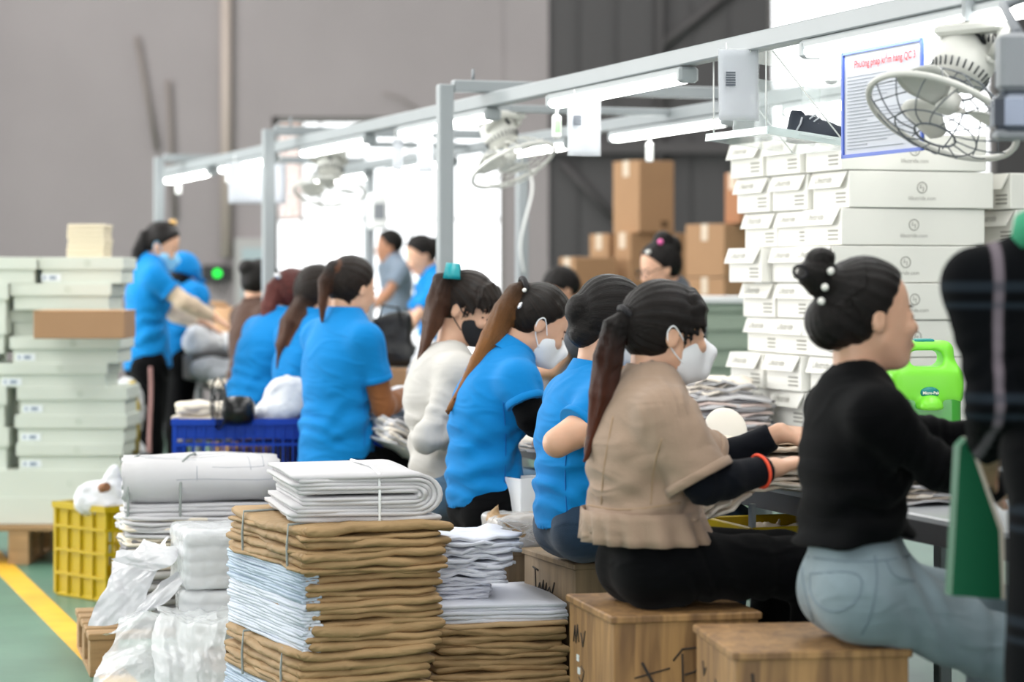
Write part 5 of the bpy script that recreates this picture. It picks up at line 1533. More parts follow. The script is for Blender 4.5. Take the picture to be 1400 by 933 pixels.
def slab_mesh(w, d, h, seed, wave=.006, jit=.006, rnd=.4, m=None, tilt=0.0, n=26):
    """one folded sheet: soft-edged slab, wavy and slightly uneven"""
    rg = random.Random(seed); ph = [rg.uniform(0, 6) for _ in range(6)]
    per = []
    for s in range(4):
        for k in range(n//4):
            t = k/(n//4)
            per.append([(-.5+t, -.5), (.5, -.5+t), (.5-t, .5), (-.5, .5-t)][s])
    jx = {s: [rg.uniform(-jit, jit) for _ in range(3)] for s in range(4)}
    def pt(u, v_, ins, z):
        x = u*(w-2*ins); y = v_*(d-2*ins)
        x += jit*math.sin(v_*7+ph[0])*abs(u)*2*.7 + jit*.6*math.sin(v_*19+ph[4])*abs(u)*2; y += jit*math.sin(u*6+ph[1])*abs(v_)*2*.7 + jit*.6*math.sin(u*23+ph[5])*abs(v_)*2
        z += wave*(math.sin(u*5+ph[2])*.6+math.sin(v_*6+ph[3])*.6) + wave*.5*math.sin(u*13+v_*4+ph[4])
        return (x, y, z + tilt*u*w)
    v = []; f = []
    L = [(h*rnd, -h/2), (0, -h*.2), (0, h*.2), (h*rnd, h/2)]
    for ins, z in L:
        for (u, v_) in per: v.append(pt(u, v_, ins, z))
    N = len(per)
    for i in range(3):
        for k in range(N): f.append((i*N+k, i*N+(k+1) % N, (i+1)*N+(k+1) % N, (i+1)*N+k))
    for lay, z, fl in ((0, -h/2, True), (3, h/2, False)):
        c = len(v)
        for (u, v_) in per: v.append(pt(u*.55, v_*.55, 0, z))
        for k in range(N):
            q = (lay*N+k, lay*N+(k+1) % N, c+(k+1) % N, c+k); f.append(tuple(reversed(q)) if fl else q)
        q = tuple(range(c, c+N)); f.append(tuple(reversed(q)) if fl else q)
    return mesh('sheet', v, f, True, m)
def loop_string(e, x, d, z0, z1, m, r=.0035, axis='y', w=None):
    b = MB()
    if axis == 'y': pts = [(x, -d/2-.004, z0), (x, -d/2-.006, (z0+z1)/2), (x, -d/2-.002, z1), (x+.01, 0, z1+.004), (x, d/2+.002, z1), (x, d/2+.006, (z0+z1)/2), (x, d/2+.004, z0)]
    else: pts = [(-w/2-.004, x, z0), (-w/2-.006, x, (z0+z1)/2), (-w/2-.002, x, z1), (0, x+.01, z1+.004), (w/2+.002, x, z1), (w/2+.006, x, (z0+z1)/2), (w/2+.004, x, z0)]
    b.tube(pts, r, 6, cap=False); b.build('string', m, e)
def bundle(name, label, corner, ang, wf, wl, layers, strings=(), group=None, off=(0, 0), sm=STRING, cat='bundle', crown=0.0):
    """layers: list of (material, thickness); corner nearest the camera; local x along the right face, y away"""
    c = np.array(corner, float); ex = np.array([math.cos(ang), math.sin(ang), 0]); ey = np.array([-math.sin(ang), math.cos(ang), 0])
    cc = c + ex*wf/2 + ey*wl/2
    e = empty(name, label, cat, cc, ang, group)
    z = 0
    for i, (m, h, *rest) in enumerate(layers):
        o = dict(rest[0]) if rest else {}
        me = slab_mesh(wf+o.get('dw', RNG.uniform(-.012, .006)), wl+o.get('dl', RNG.uniform(-.012, .006)), h*1.06, RNG.randint(0, 99999), o.get('wave', .004), o.get('jit', .007), o.get('rnd', .35), m)
        link(o.get('name', 'folded_sheet'), me, e, loc=(o.get('x', RNG.uniform(-.005, .005)), o.get('y', RNG.uniform(-.005, .005)), z+h/2))
        z += h
    for s in strings: loop_string(e, s, wl, .0, z, sm, axis='x', w=wf)
    return e, z
A1 = math.radians(23.5); cx, cy = wx(422, 6.2), 6.2
ex1 = np.array([math.cos(A1), math.sin(A1), 0]); ey1 = np.array([-math.sin(A1), math.cos(A1), 0])
WF, WL = .37, .66
pl = pallet('wooden pallet under the tall brown paper stack', np.array([cx, cy, 0])+ex1*.185+ey1*.33, .44, .70, .062, A1)
def bl(m, n, h, **k): return [(m, h/n, dict(k)) for _ in range(n)]
z = .064
def stackb(name, label, layers, dx=0, dy=0, strings=(-.2, .14), wf=WF, wl=WL):
    global z
    e, h = bundle(name, label, np.array([cx, cy, z])+ex1*dx+ey1*dy, A1, wf, wl, layers, strings, 'paper bundles in the tall stack'); z += h; return e
# the blue-edged bundles are brown outside with pale sheets at their long side
def mixed(n, h):
    n += 1
    ws = [RNG.uniform(.6, 1.5) for _ in range(n)]; t = sum(ws)
    return [(BROWNP, h*w/t, dict(rnd=RNG.uniform(.3, .5), jit=RNG.uniform(.005, .013), wave=RNG.uniform(.003, .007))) for w in ws]
e4 = stackb('paper_bundle', 'lowest blue-edged bundle of the tall brown paper stack', mixed(5, .103), -.01, .0)
e3 = stackb('paper_bundle', 'brown kraft bundle low in the tall paper stack', mixed(5, .118), -.03, -.01)
e2b = stackb('paper_bundle', 'white-edged bundle in the middle of the tall paper stack', mixed(6, .125), .0, .0)
e2 = stackb('paper_bundle', 'blue-edged bundle just under the top kraft bundle', mixed(4, .080), .0, .01)
e1 = stackb('paper_bundle', 'top brown kraft bundle under the white folded roll', mixed(6, .118), -.02, -.01, strings=(-.22, .17), wf=.40)
# pale inner sheets seen along the long left side of the blue-edged bundles
for (e, h, m) in ((e4, .103, BLUEP), (e2b, .125, mat('pale_paper_edge', '#c6cdd8', rough=.7, noise=.05, nscale=6, bump=.2, bscale=50)), (e2, .080, BLUEP)):
    n = 15 if h > .09 else 11
    for k in range(n):
        me = slab_mesh(.05, WL-.01, h/n*1.03, RNG.randint(0, 9999), .0015, .004, .15, m)
        link('inner_sheet', me, e, loc=(-WF/2+.010+RNG.uniform(-.002, .002), 0, h/n*(k+.5)))

# white folded rolls: nested U-bent sheets
def u_fold(label, c, ang, length, width, layers, th, r0, m, name='folded_bundle', flats=2, straps=(0.0,), group=None, flip=1, wob=.004, squash=.8, prints=()):
    """bend at +x (flip=1) or -x; extruded along y"""
    e = empty(name, label, 'bundle', c, ang, group)
    z0 = 0.0
    for k in range(flats):
        me = slab_mesh(width*.97, length*.985, th*1.05, RNG.randint(0, 9999), .002, .006, .3, m); link('flat_sheet', me, e, loc=(-.006*k*flip, 0, th*(k+.5)))
    z0 = flats*th
    H_ = 2*(layers*th+r0)
    for i in range(layers):
        rin = r0 + i*th; rout = rin+th*.92
        xb = width/2-layers*th-r0
        path = []
        top_end = -width/2 + RNG.uniform(0, .03)
        cz = z0+H_/2*squash
        for t in np.linspace(0, 1, 7): path.append((top_end+(xb-top_end)*t, 1, 0))
        for a in np.linspace(math.pi/2, -math.pi/2, 11)[1:-1]: path.append((xb, math.sin(a), math.cos(a)))
        for t in np.linspace(0, 1, 7): path.append((xb+(top_end+RNG.uniform(-.01, .01)-xb)*t, -1, 0))
        v = []; f = []; n = len(path); ny = 7
        for j in range(ny):
            y = (j/(ny-1)-.5)*(length + .006*math.sin(i*2.1)); 
            for q, (x, s, cc) in enumerate(path):
                for rad in (rin, rout):
                    w_ = wob*math.sin(j*1.1+q*.5+i)*(.3+.7*(i == layers-1))
                    v.append((flip*(x+cc*rad), y + .004*math.sin(q*.9+i*1.7)*(j in (0, ny-1)), cz + s*rad*squash + w_*.5))
        for j in range(ny-1):
            for q in range(n-1):
                a = (j*n+q)*2; b2 = ((j+1)*n+q)*2
                f += [(a+1, a+3, b2+3, b2+1), (a, b2, b2+2, a+2)]
        for q in range(n-1):
            for j, fl in ((0, 1), (ny-1, 0)):
                a = (j*n+q)*2; w4 = (a, a+2, a+3, a+1); f.append(w4 if fl else tuple(reversed(w4)))
        for q in (0, n-1):
            for j in range(ny-1):
                a = (j*n+q)*2; b2 = ((j+1)*n+q)*2; w4 = (a, a+1, b2+1, b2); f.append(w4 if q == 0 else tuple(reversed(w4)))
        link('folded_sheet', mesh('folded_sheet', v, f, True, m), e)
        if i == layers-1:
            V3 = np.array(v).reshape(ny, n, 2, 3)
            def surf(q, y):
                q = min(max(q, 0), n-1.001); y = min(max(y, 0), ny-1.001); a, b2 = int(q), int(y); s_, t_ = q-a, y-b2
                G = V3[:, :, 1]; return (G[b2, a]*(1-s_)+G[b2, a+1]*s_)*(1-t_)+(G[b2+1, a]*(1-s_)+G[b2+1, a+1]*s_)*t_
            for (q0, y0, q1, y1) in prints:
                bb = MB(); bb.tube([surf(q0+(q1-q0)*t, y0+(y1-y0)*t) for t in np.linspace(0, 1, 14)], .0011, 4); bb.build('printed_outline', INK, e)
    ht = z0+H_*squash
    for x in straps:
        b = MB(); b.tube([(x, -length/2-.003, .0), (x, -length/2-.006, ht*.5), (x, -length/2+.004, ht+.001), (x+.02, 0, ht+.005), (x+.01, length/2-.004, ht+.001), (x, length/2+.006, ht*.5)], .004, 6, cap=False); b.build('strap', STRAP, e)
    return e, ht
top = np.array([cx, cy, z+.004])+ex1*.225+ey1*.30
u_fold('white folded paper roll strapped on top of the tall brown stack', top, A1-math.radians(10), .50, .40, 5, .0135, .006, WHITEP, flats=1, straps=(.03,), squash=.75)

# stack at right of it: kraft bundles, flat white sheets, a fanned white pile
cx2, cy2 = wx(600, 6.55), 6.55; A2 = math.radians(12)
ex2 = np.array([math.cos(A2), math.sin(A2), 0]); ey2 = np.array([-math.sin(A2), math.cos(A2), 0])
pallet('wooden pallet under the white sheets beside the box stool', np.array([cx2, cy2, 0])+ex2*.19+ey2*.26, .36, .5, .07, A2)
e, h = bundle('paper_bundle', 'lower kraft bundle under the white sheets beside the box stool', np.array([cx2-.02, cy2-.02, .072]), A2, .38, .5, mixed(5, .10), (), 'kraft bundles under the white sheets')
e, h2 = bundle('paper_bundle', 'upper kraft bundle right under the flat white sheets', np.array([cx2-.01, cy2, .072+h]), A2, .37, .5, mixed(6, .125)+[(BROWNP2, .012, dict(rnd=.2))], (), 'kraft bundles under the white sheets')
zz = .072+h+h2
SHEETW = mat('bright_sheet', '#d4d7e1', rough=.6, noise=.03, nscale=5)
e, h3 = bundle('sheet_stack', 'flat stack of large white sheets on the kraft bundles', np.array([cx2-.01, cy2+.01, zz]), A2, .37, .48, bl(SHEETW, 5, .05, wave=.002, jit=.003, rnd=.15, name='sheet'), (), None)
zz += h3
e, h4 = bundle('sheet_stack', 'small white paper stack lying under the fanned pile', np.array([wx(596, 6.7), 6.68, zz]), A2, .16, .28, bl(SHEETW, 7, .05, wave=.003, jit=.010, rnd=.15, name='sheet'), (), None)
zz += h4
e, h5 = bundle('sheet_stack', 'fanned white paper pile with curling edges beside the white roll', np.array([wx(600, 6.72), 6.66, zz]), A2, .205, .30, [(SHEETW, .0085, dict(wave=.008, jit=.013, rnd=.1, x=.004*k-.02, name='sheet')) for k in range(14)], (), None)

# white bundles on the left pallet
AP = math.radians(14); PX, PY = wx(180, 7.75), 7.75
exp_ = np.array([math.cos(AP), math.sin(AP), 0]); eyp = np.array([-math.sin(AP), math.cos(AP), 0])
pallet('wooden pallet under the white printed bundles', np.array([wx(128, 7.7), 7.55, 0])+exp_*.45+eyp*.32, .88, .62, .135, AP)
PLAST = mat('thin_plastic', '#eef1f3', rough=.18, alpha=.5, bump=.8, bscale=22, spec=.8)
WRAPW = mat('wrapped_white', '#cfd0d3', rough=.3, noise=.08, nscale=10, bump=.7, bscale=14, coat=.3)
def pack(label, c, ang, w, d, h, n, m=WRAPW):
    e = empty('wrapped_pack', label, 'pack', c, ang)
    for k in range(n):
        me = slab_mesh(w, d, h/n*1.02, RNG.randint(0, 9999), .002, .004, .3, GREYP if k % 3 == 1 and m is None else (m or WHITEP)); link('ream', me, e, loc=(RNG.uniform(-.003, .003), 0, h/n*(k+.5)))
    S = SDF((-w/2-.04, -d/2-.04, -.02), (w/2+.04, d/2+.04, h+.04), .008); S.rbox((0, 0, h/2), (w/2+.007, d/2+.007, h/2+.007), .014); S.wrinkle(.0035, 60, RNG.randint(0, 99)); S.cut((0, 0, .002), -UP)
    S.build('plastic_film', PLAST, e, 1, org=np.zeros(3))
    return e
zp = .137
# (front, right) plastic-wrapped packs
q = at(0, 0, 7.45)
pack('plastic-wrapped white pack on the pallet, lower of two', (wx(286, 7.35), 7.42, zp), AP-math.radians(4), .20, .28, .165, 5)
pack('plastic-wrapped white pack on the pallet, upper of two', (wx(283, 7.35), 7.42, zp+.172), AP+math.radians(3), .19, .28, .175, 4)
e, h = bundle('printed_bundle', 'lowest white printed bundle at the back of the pallet', np.array([PX-.02, PY-.08, zp]), AP, .46, .38, [(WHITEP if k % 2 else GREYP, .022, dict(wave=.003, jit=.010)) for k in range(8)], ())
zq = zp+h
e, h = bundle('newspaper_bundle', 'grey stack of thin sheets under the big printed bundle', np.array([PX, PY-.05, zq]), AP, .44, .36, [(GREYP if k % 2 else CREAMP, .010, dict(wave=.002, jit=.007)) for k in range(10)], ())
zq += h
e, h = bundle('printed_bundle', 'flat white printed sheets under the strapped printed bundle', np.array([PX, PY-.06, zq]), AP, .46, .38, [(WHITEP if k % 3 else CREAMP, .009, dict(wave=.005, jit=.014, rnd=.15)) for k in range(8)], ())
zq += h
e, ht = u_fold('big white printed bundle strapped with cord, on the left pallet', np.array([PX, PY, zq])+exp_*.235+eyp*.12, AP+math.pi/2-math.radians(5), .50, .34, 6, .0125, .012, WHITEP, name='printed_bundle', flats=3, straps=(), flip=-1, wob=.010, squash=.82, prints=((2, .5, 2.5, 5.5), (5, .6, 8.5, .6), (8.5, .6, 8.6, 2.6), (5, 1.2, 9, 1.1), (4, 2.0, 4.5, 5.4), (8.5, 3.2, 11, 3.2), (6.5, 3.2, 6.6, 5.2), (10.5, .3, 10.8, 4), (2.5, 3.4, 6, 3.6)))
b = MB()
for y_, in ((.07,),): b.tube([(-.175, y_, .0), (-.18, y_, ht*.5), (-.12, y_-.01, ht*.97), (-.06, y_-.03, ht+.006), (.02, y_-.05, ht+.008), (.16, y_-.06, ht*.95)], .004, 6, cap=False)
b.tube([(-.16, .235, .0), (-.165, .235, ht*.6), (-.09, .225, ht*.99), (.0, .2, ht+.006)], .004, 6, cap=False)
b.build('cord', STRING, e)
# upright white board leaning in the pile
e = empty('leaning_sheets', 'white sheets standing on edge between the printed bundle and the wrapped packs', 'sheets', (wx(250, 7.5), 7.62, zp))
for k in range(6):
    o = link('sheet', slab_mesh(.16, .36, .010, 77+k, .004, .008, .2, WHITEP if k % 3 else CREAMP), e, loc=(-.03+.016*k, 0, .22), rot=(0, math.radians(82-k*2), AP))
# torn plastic and paper wrapping at the pallet's front
def ridged(x, y, seed, f):
    rg = np.random.RandomState(seed); r = np.zeros_like(x); a = 1.0
    for k in range(6):
        t = rg.rand()*6.28; ph = rg.rand(2)*6
        wx_ = x + .35/f*np.sin(y*f*1.3+ph[1])
        r += a*(1-2*np.abs(((wx_*math.cos(t)+y*math.sin(t))*f/3.14+ph[0]) % 2 - 1)); f *= 1.5; a *= .72
    return r/2.2
def crumpled_sheet(label, name, cat, o, ex, path, width, m, seed, amp=.03, f=14, n=44, taper=0.0, parent=None, part='film'):
    """sheet swept along a path (list of points), width across ex, creased"""
    o = np.array(o, float); ex = nrm(ex); P = np.array(path, float)
    seg = np.linalg.norm(P[1:]-P[:-1], axis=1); cum = np.concatenate([[0], np.cumsum(seg)]); tt = np.linspace(0, cum[-1], n)
    C = np.stack([np.interp(tt, cum, P[:, i]) for i in range(3)], 1)
    Cs = C.copy()
    for _ in range(3): Cs[1:-1] = (Cs[:-2]+2*Cs[1:-1]+Cs[2:])/4
    d = np.gradient(Cs, axis=0); d /= np.linalg.norm(d, axis=1)[:, None]
    nn = np.cross(d, ex); nn /= np.linalg.norm(nn, axis=1)[:, None]
    uu = np.linspace(-.5, .5, n); A, B = np.meshgrid(tt, uu*width, indexing='ij')
    h = amp*ridged(A, B, seed, f); h2 = amp*.7*ridged(B, A, seed+9, f*1.1)
    wv = 1-taper*(tt/cum[-1])[:, None] + .10*np.sin(A*19+seed)*np.sign(B)
    v = Cs[:, None, :] + ex[None, None, :]*(B*wv + h2*.6)[..., None] + nn[:, None, :]*h[..., None]
    v[..., 2] += .012*np.sin(B*23+seed)
    v[..., 2] = np.maximum(v[..., 2], .006)
    v = v.reshape(-1, 3)-o
    I = np.arange(n*n).reshape(n, n); q = np.stack([I[:-1, :-1], I[1:, :-1], I[1:, 1:], I[:-1, 1:]], -1).reshape(-1, 4)
    me = np_mesh(part, v, q, m, smooth=False)
    e = parent or empty(name, label, cat, o)
    ob = link(part, me, e); return e
def pp(px, py, Y): return at(px, py, Y)
o = pp(220, 930, 7.05); o[2] = .0
e = crumpled_sheet('torn clear plastic film draped over the pallet front', 'plastic_film', 'plastic', o, V, [pp(245, 835, 7.35), pp(225, 848, 7.15), pp(215, 890, 7.02), pp(205, 925, 6.95), pp(200, 950, 6.9)], .30, PLAST, 3, .022, 22)
crumpled_sheet('', '', '', o, V, [pp(270, 830, 7.3), pp(262, 850, 7.08), pp(262, 900, 6.98), pp(258, 950, 6.9)], .22, PLAST, 5, .02, 24, parent=e)
crumpled_sheet('', '', '', o, V, [pp(172, 885, 7.2), pp(162, 905, 7.05), pp(158, 915, 7.0)], .12, PLAST, 6, .015, 30, n=26, parent=e)
o = pp(185, 845, 7.3); o[2] = zp
e = crumpled_sheet('crumpled white wrapping paper at the left end of the pallet', 'crumpled_wrap', 'wrapping', o, nrm([.9, .2, .2]), [pp(200, 745, 7.5), pp(185, 775, 7.36), pp(170, 810, 7.32), pp(160, 848, 7.3)], .16, WRAPW, 11, .02, 26, n=34, part='wrapping_sheet')
crumpled_sheet('', '', '', o, nrm([.8, .1, -.4]), [pp(225, 742, 7.4), pp(205, 765, 7.3), pp(178, 772, 7.28)], .13, WRAPW, 12, .015, 28, n=30, parent=e, part='wrapping_sheet')
crumpled_sheet('', '', '', o, nrm([.9, .1, .3]), [pp(232, 790, 7.36), pp(215, 820, 7.28), pp(190, 848, 7.26), pp(176, 852, 7.22)], .15, WRAPW, 13, .02, 26, n=32, parent=e, part='wrapping_sheet')
def crumple(label, c, rad, seed, m, name, cat, amp=.02, freq=32, ang=0.0, vox=.008):
    c = np.array(c, float); e = empty(name, label, cat, c)
    for k in range(3):
        crumpled_sheet('', '', '', c, rotz(k*1.2) @ np.array([1.0, 0, .1]), [c+np.array([0, -rad[1], .01]), c+np.array([0, -rad[1]*.3, rad[2]]), c+np.array([0, rad[1]*.5, rad[2]*.8]), c+np.array([0, rad[1], .01])], rad[0]*1.6, m, seed+k, amp, freq, n=18, parent=e, part='scrap')
    return e
# ------------------------------------------------------------------ plastic crates and table-top things
YEL = mat('yellow_plastic', '#b89d08', rough=.35, noise=.06, nscale=6); BLU = mat('blue_plastic', '#063fae', rough=.5, noise=.08, nscale=6, spec=.25)
def basket(name, label, c, ang, w, d, h, m, nx, ny, rows, rim=.012, solid=False):
    """slatted plastic crate, corner nearest the camera at c, local x along the right... built from ribs"""
    e = empty(name, label, 'crate', c, ang)
    t = .008
    b = MB(); b.box((0, 0, .008), (w, d, .016), bev=.004); b.build('base', m, e)
    for z, hh in [(h-.012, .024)]+[(h*(k+1)/(rows), .012) for k in range(rows-1)]:
        r_ = MB(); o = rim if z > h-.02 else .004
        r_.box((0, -d/2, z), (w+2*o, t+o, hh)); r_.box((0, d/2, z), (w+2*o, t+o, hh)); r_.box((-w/2, 0, z), (t+o, d, hh)); r_.box((w/2, 0, z), (t+o, d, hh))
        r_.build('rim' if z > h-.02 else 'band', m, e)
    sm = None
    for i in range(nx+1):
        x = -w/2+w*i/nx
        for s in (-1, 1):
            b = MB(); b.box((x, s*d/2, h/2), (.007 if 0 < i < nx else .016, .008, h-.02)); b.build('slat', m, e)
    for i in range(1, ny):
        y = -d/2+d*i/ny
        for s in (-1, 1):
            b = MB(); b.box((s*w/2, y, h/2), (.008, .007, h-.02)); b.build('slat', m, e)
    for s in (-1, 1):   # recessed wall strips
        for zz_, hh_ in (((h*.5, h-.03),) if solid else ((h*.16, h*.2), (h*.84, h*.2))):
            b = MB(); b.box((0, s*(d/2-.008), zz_), (w, .003, hh_)); b.build('wall_panel', m, e)
        for zz_, hh_ in ((h*.16, h*.2), (h*.84, h*.2)):
            b = MB(); b.box((s*(w/2-.008), 0, zz_), (.003, d, hh_)); b.build('wall_panel', m, e)
    return e
# yellow crate
pA = np.array([wx(144, 9.28), 9.28, 0]); pB = np.array([wx(76, 9.52), 9.52, 0]); dv = pB-pA; Lw = np.linalg.norm(dv); dn = dv/Lw; dp = np.array([-dn[1], dn[0], 0])
if dp[1] < 0: dp = -dp
cc = (pA+pB)/2 + dp*.14
basket('plastic_crate', 'yellow plastic crate standing on the green floor', cc, math.atan2(-dn[1], -dn[0]), Lw, .28, .37, YEL, 4, 9, 4, solid=True)
def heap(label, blobs, m, name, cat, seed, amp=.008, freq=50, vox=.008, flatz=None):
    bs = [np.array(b[0], float) for b in blobs]; base = np.mean(bs, 0); base[2] = min(b[2]-r[2] for b, (_, r) in zip(bs, blobs))
    e = empty(name, label, cat, base)
    lo = np.min([b-np.array(r) for b, (_, r) in zip(bs, blobs)], 0)-.05; hi = np.max([b+np.array(r) for b, (_, r) in zip(bs, blobs)], 0)+.05
    S = SDF(lo, hi, vox)
    for b, (_, r) in zip(bs, blobs): S.ell(b, r, None, .03)
    S.wrinkle(amp, freq, seed); S.wrinkle(amp*.5, freq*2.2, seed+3)
    if flatz is not None: S.cut((0, 0, flatz), -UP)
    S.build('folds', m, e, 1); return e
CLOTHW = mat('white_cloth', '#d4d6da', rough=.8, bump=.2, bscale=40)
heap('bunch of white cloth scraps poking out of the yellow crate', [(at(125, 678, 9.4), (.06, .05, .05)), (at(150, 672, 9.4), (.06, .05, .06)), (at(156, 650, 9.4), (.03, .03, .05)), (at(140, 690, 9.4), (.10, .08, .05))], CLOTHW, 'cloth_scraps', 'cloth', 4)
blob_o = MB(); blob_o.tube([at(138, 668, 9.3), at(147, 666, 9.28)], .018, 8); tag(blob_o.build('brown_scrap', mat('brown_scrap', '#8a5f42', rough=.8)), 'small brown scrap among the white cloth in the yellow crate', 'scrap')

# blue crates
def bc(label, x0, x1, Y, ztop, h, d=.30):
    w = (x1-x0)/F*Y
    return basket('plastic_crate', label, (wx((x0+x1)/2, Y), Y+d/2, ztop-h), math.radians(2), w, d, h, BLU, 13, 7, 3)
ZB = wz(573, 9.45)
bc('blue plastic crate holding papers and a small black fan', 237, 412, 9.45, ZB, .30)
bc('lower blue plastic crate under the one holding the black fan', 240, 409, 9.46, ZB-.304, ZB-.304)
bc('blue plastic crate in the shadow right of the brown-sleeved woman', 511, 548, 9.72, .64, .30, .22)
bc('lower blue plastic crate right of the brown-sleeved woman', 512, 547, 9.73, .336, .336, .22)
e, h = bundle('paper_pile', 'cream and grey papers lying in the blue crate', np.array([wx(240, 9.5), 9.50, ZB-.10]), 0, .21, .22, [(GREYP if k < 3 else CREAMP, .022, dict(wave=.008, jit=.015, rnd=.2, name='sheet')) for k in range(7)], ())
heap('white and cream wrapped lump lying in the blue crate', [(at(395, 545, 9.6), (.10, .07, .09)), (at(380, 562, 9.55), (.10, .07, .05))], CLOTHW, 'white_lump', 'cloth', 9)
b = MB(); b.box((0, 0, .02), (.16, .12, .10), rotz(.3), bev=.004); tag(b.build('small_carton', KRAFT, None, (wx(352, 9.6), 9.62, ZB-.06)), 'small brown carton inside the blue crate beside the black fan', 'carton')
# little black fan lying on the crate
cF = at(318, 562, 9.42)
e = empty('small_fan', 'small black desk fan lying on the blue crate', 'fan', cF); BLK = mat('black_gloss', '#141416', rough=.3)
b = MB(); b.lathe([(.02, -.01), (.055, 0), (.058, .06), (.052, .10), (.03, .115)], (-.03, 0, 0), (1, .0, .02), 22); b.build('motor', BLK, e)
b = MB(); b.ring((-.055, 0, .03), .10, .004, (1, .45, 0), 40, 6); b.ring((-.068, -.005, .03), .055, .002, (1, .45, 0), 30, 5)
for k in range(14):
    q = 2*math.pi*k/14; a1 = nrm([-.45, 1, 0]); b.tube([np.array([-.075, -.01, .03]), np.array([-.055, 0, .03])+.10*(math.cos(q)*a1+math.sin(q)*UP)], .0016, 4)
b.build('guard', BLK, e)
for k in range(3):
    q = 2*math.pi*k/3+.5; a1 = nrm([-.45, 1, 0]); d = math.cos(q)*a1+math.sin(q)*UP; s = np.cross([1, .45, 0], d); s = nrm(s)
    b = MB(); b.add([np.array([-.058, 0, .03])+d*.015, np.array([-.050, 0, .03])+d*.085+s*.03, np.array([-.058, 0, .03])+d*.09-s*.01, np.array([-.066, 0, .03])+d*.085-s*.025], [(0, 1, 2), (0, 2, 3), (2, 1, 0), (3, 2, 0)]); b.build('blade', mat('grey_blade', '#4a4c50', rough=.3), e)

# wrapped brown package and white box on the stool
def package():
    c = at(706, 738, 7.2); c[2] = .446
    e = empty('wrapped_package', 'brown package wound in clear film on the wooden stool', 'package', c)
    S = SDF(c-.25, c+.3, .007); R_ = rotz(TA); S.rbox(c+UP*.05, (.085, .075, .05), .02, R_); S.cone(c+np.array([-.07, 0, .09]), c+np.array([-.055, .0, .125]), .012, .004, .02); S.wrinkle(.004, 60, 3); S.cut(c+UP*.001, -UP)
    S.build('paper_wrap', mat('brown_wrap', '#a98a62', rough=.5, noise=.3, nscale=14, bump=.5, bscale=40), e, 1)
    S = SDF(c-.25, c+.3, .007); S.rbox(c+UP*.05, (.09, .08, .053), .02, R_); S.wrinkle(.005, 70, 8); S.cut(c+UP*.002, -UP)
    S.build('film', PLAST, e, 1)
    b = MB(); rg = random.Random(2)
    for k in range(16):
        p0 = np.array([-.09, -.08, rg.uniform(.01, .1)]); p1 = np.array([rg.uniform(-.06, .09), -.088, rg.uniform(.01, .105)]); b.tube([R_ @ p0, R_ @ ((p0+p1)/2+np.array([0, -.006, 0])), R_ @ p1], .0014, 4)
    b.build('film_strands', SLEEVE, e)
package()
c = at(717, 700, 7.36); e = empty('white_box', 'small white open box behind the wrapped package', 'box', (c[0]+.012, c[1]-.03, .446), TA+.25)
WB = mat('white_card', '')
for nmx, cc, dd in (('wall', (0, -.05, .10), (.12, .004, .2)), ('wall', (0, .05, .10), (.12, .004, .2)), ('wall', (-.06, 0, .10), (.004, .1, .2)), ('wall', (.06, 0, .10), (.004, .1, .2)), ('base', (0, 0, .003), (.12, .1, .005))):
    b = MB(); b.box(cc, dd); b.build(nmx, WB, e)

# things on the table
def on_table(px, Y, w=None):
    return np.array([wx(px, Y), Y, TZ+.002])
def sheets(label, c, ang, w, d, h, n, ms, tilt=0, name='sheet_pile', wave=.006, jit=.012, droop=None):
    e = empty(name, label, 'papers', c, ang)
    for k in range(n):
        me = slab_mesh(w, d, h/n*1.05, RNG.randint(0, 9999), wave, jit, .12, ms[k % len(ms)])
        link('sheet', me, e, loc=(RNG.uniform(-.01, .01), RNG.uniform(-.01, .01), h/n*(k+.5)), rot=(0, tilt, RNG.uniform(-.08, .08)))
    return e
CRM = mat('cream_insole', '#e4d6c3', rough=.75, noise=.06, nscale=8); CRM2 = mat('cream_insole_pale', '#efe6da', rough=.75); PINKP = mat('pinkish_paper', '#d9c6bf', rough=.7)
sheets('pile of white and pinkish printed sheets beyond the beige-bloused woman', on_table(972, 8.53), TA, .36, .26, .13, 16, [WHITEP, PINKP, GREYP, WHITEP], wave=.010, jit=.02)
sheets('small slanted pile of white sheets on the printed pile', on_table(968, 8.53)+UP*.145, TA+.2, .26, .2, .05, 6, [WHITEP, CRM2], wave=.014, jit=.02)
sheets('cream insole sheets slanting under the arms of the beige-bloused woman', np.array([wx(1038, 6.25), 6.25, TZ+.012]), TA, .34, .30, .115, 15, [CRM, CRM2], tilt=math.radians(0), wave=.008, jit=.02)
sheets('fanned cream sheets drooping at the table edge below black arm sleeves', np.array([wx(1000, 6.35), 6.2, TZ-.045])+V*-.12, TA+.1, .20, .26, .05, 6, [CRM2, CRM], tilt=math.radians(-24), wave=.008, jit=.02)
sheets('white and cream papers in front of the black-topped woman', on_table(1275, 5.95), TA, .24, .22, .055, 9, [WHITEP, CRM2, CRM], wave=.007, jit=.015)
sheets('loose white sheets hanging by the lap of the brown-sleeved woman', np.array([wx(548, 8.9), 9.05, .60]), TA, .18, .30, .09, 9, [WHITEP, CRM2], tilt=math.radians(28), wave=.008, jit=.014)
sheets('white papers lying on the table by the copper-haired woman', on_table(752, 7.75), TA, .2, .3, .03, 6, [WHITEP, CRM2])
sheets('thin white papers on the far part of the table', on_table(880, 8.3), TA+.3, .3, .3, .03, 5, [WHITEP, CRM2])
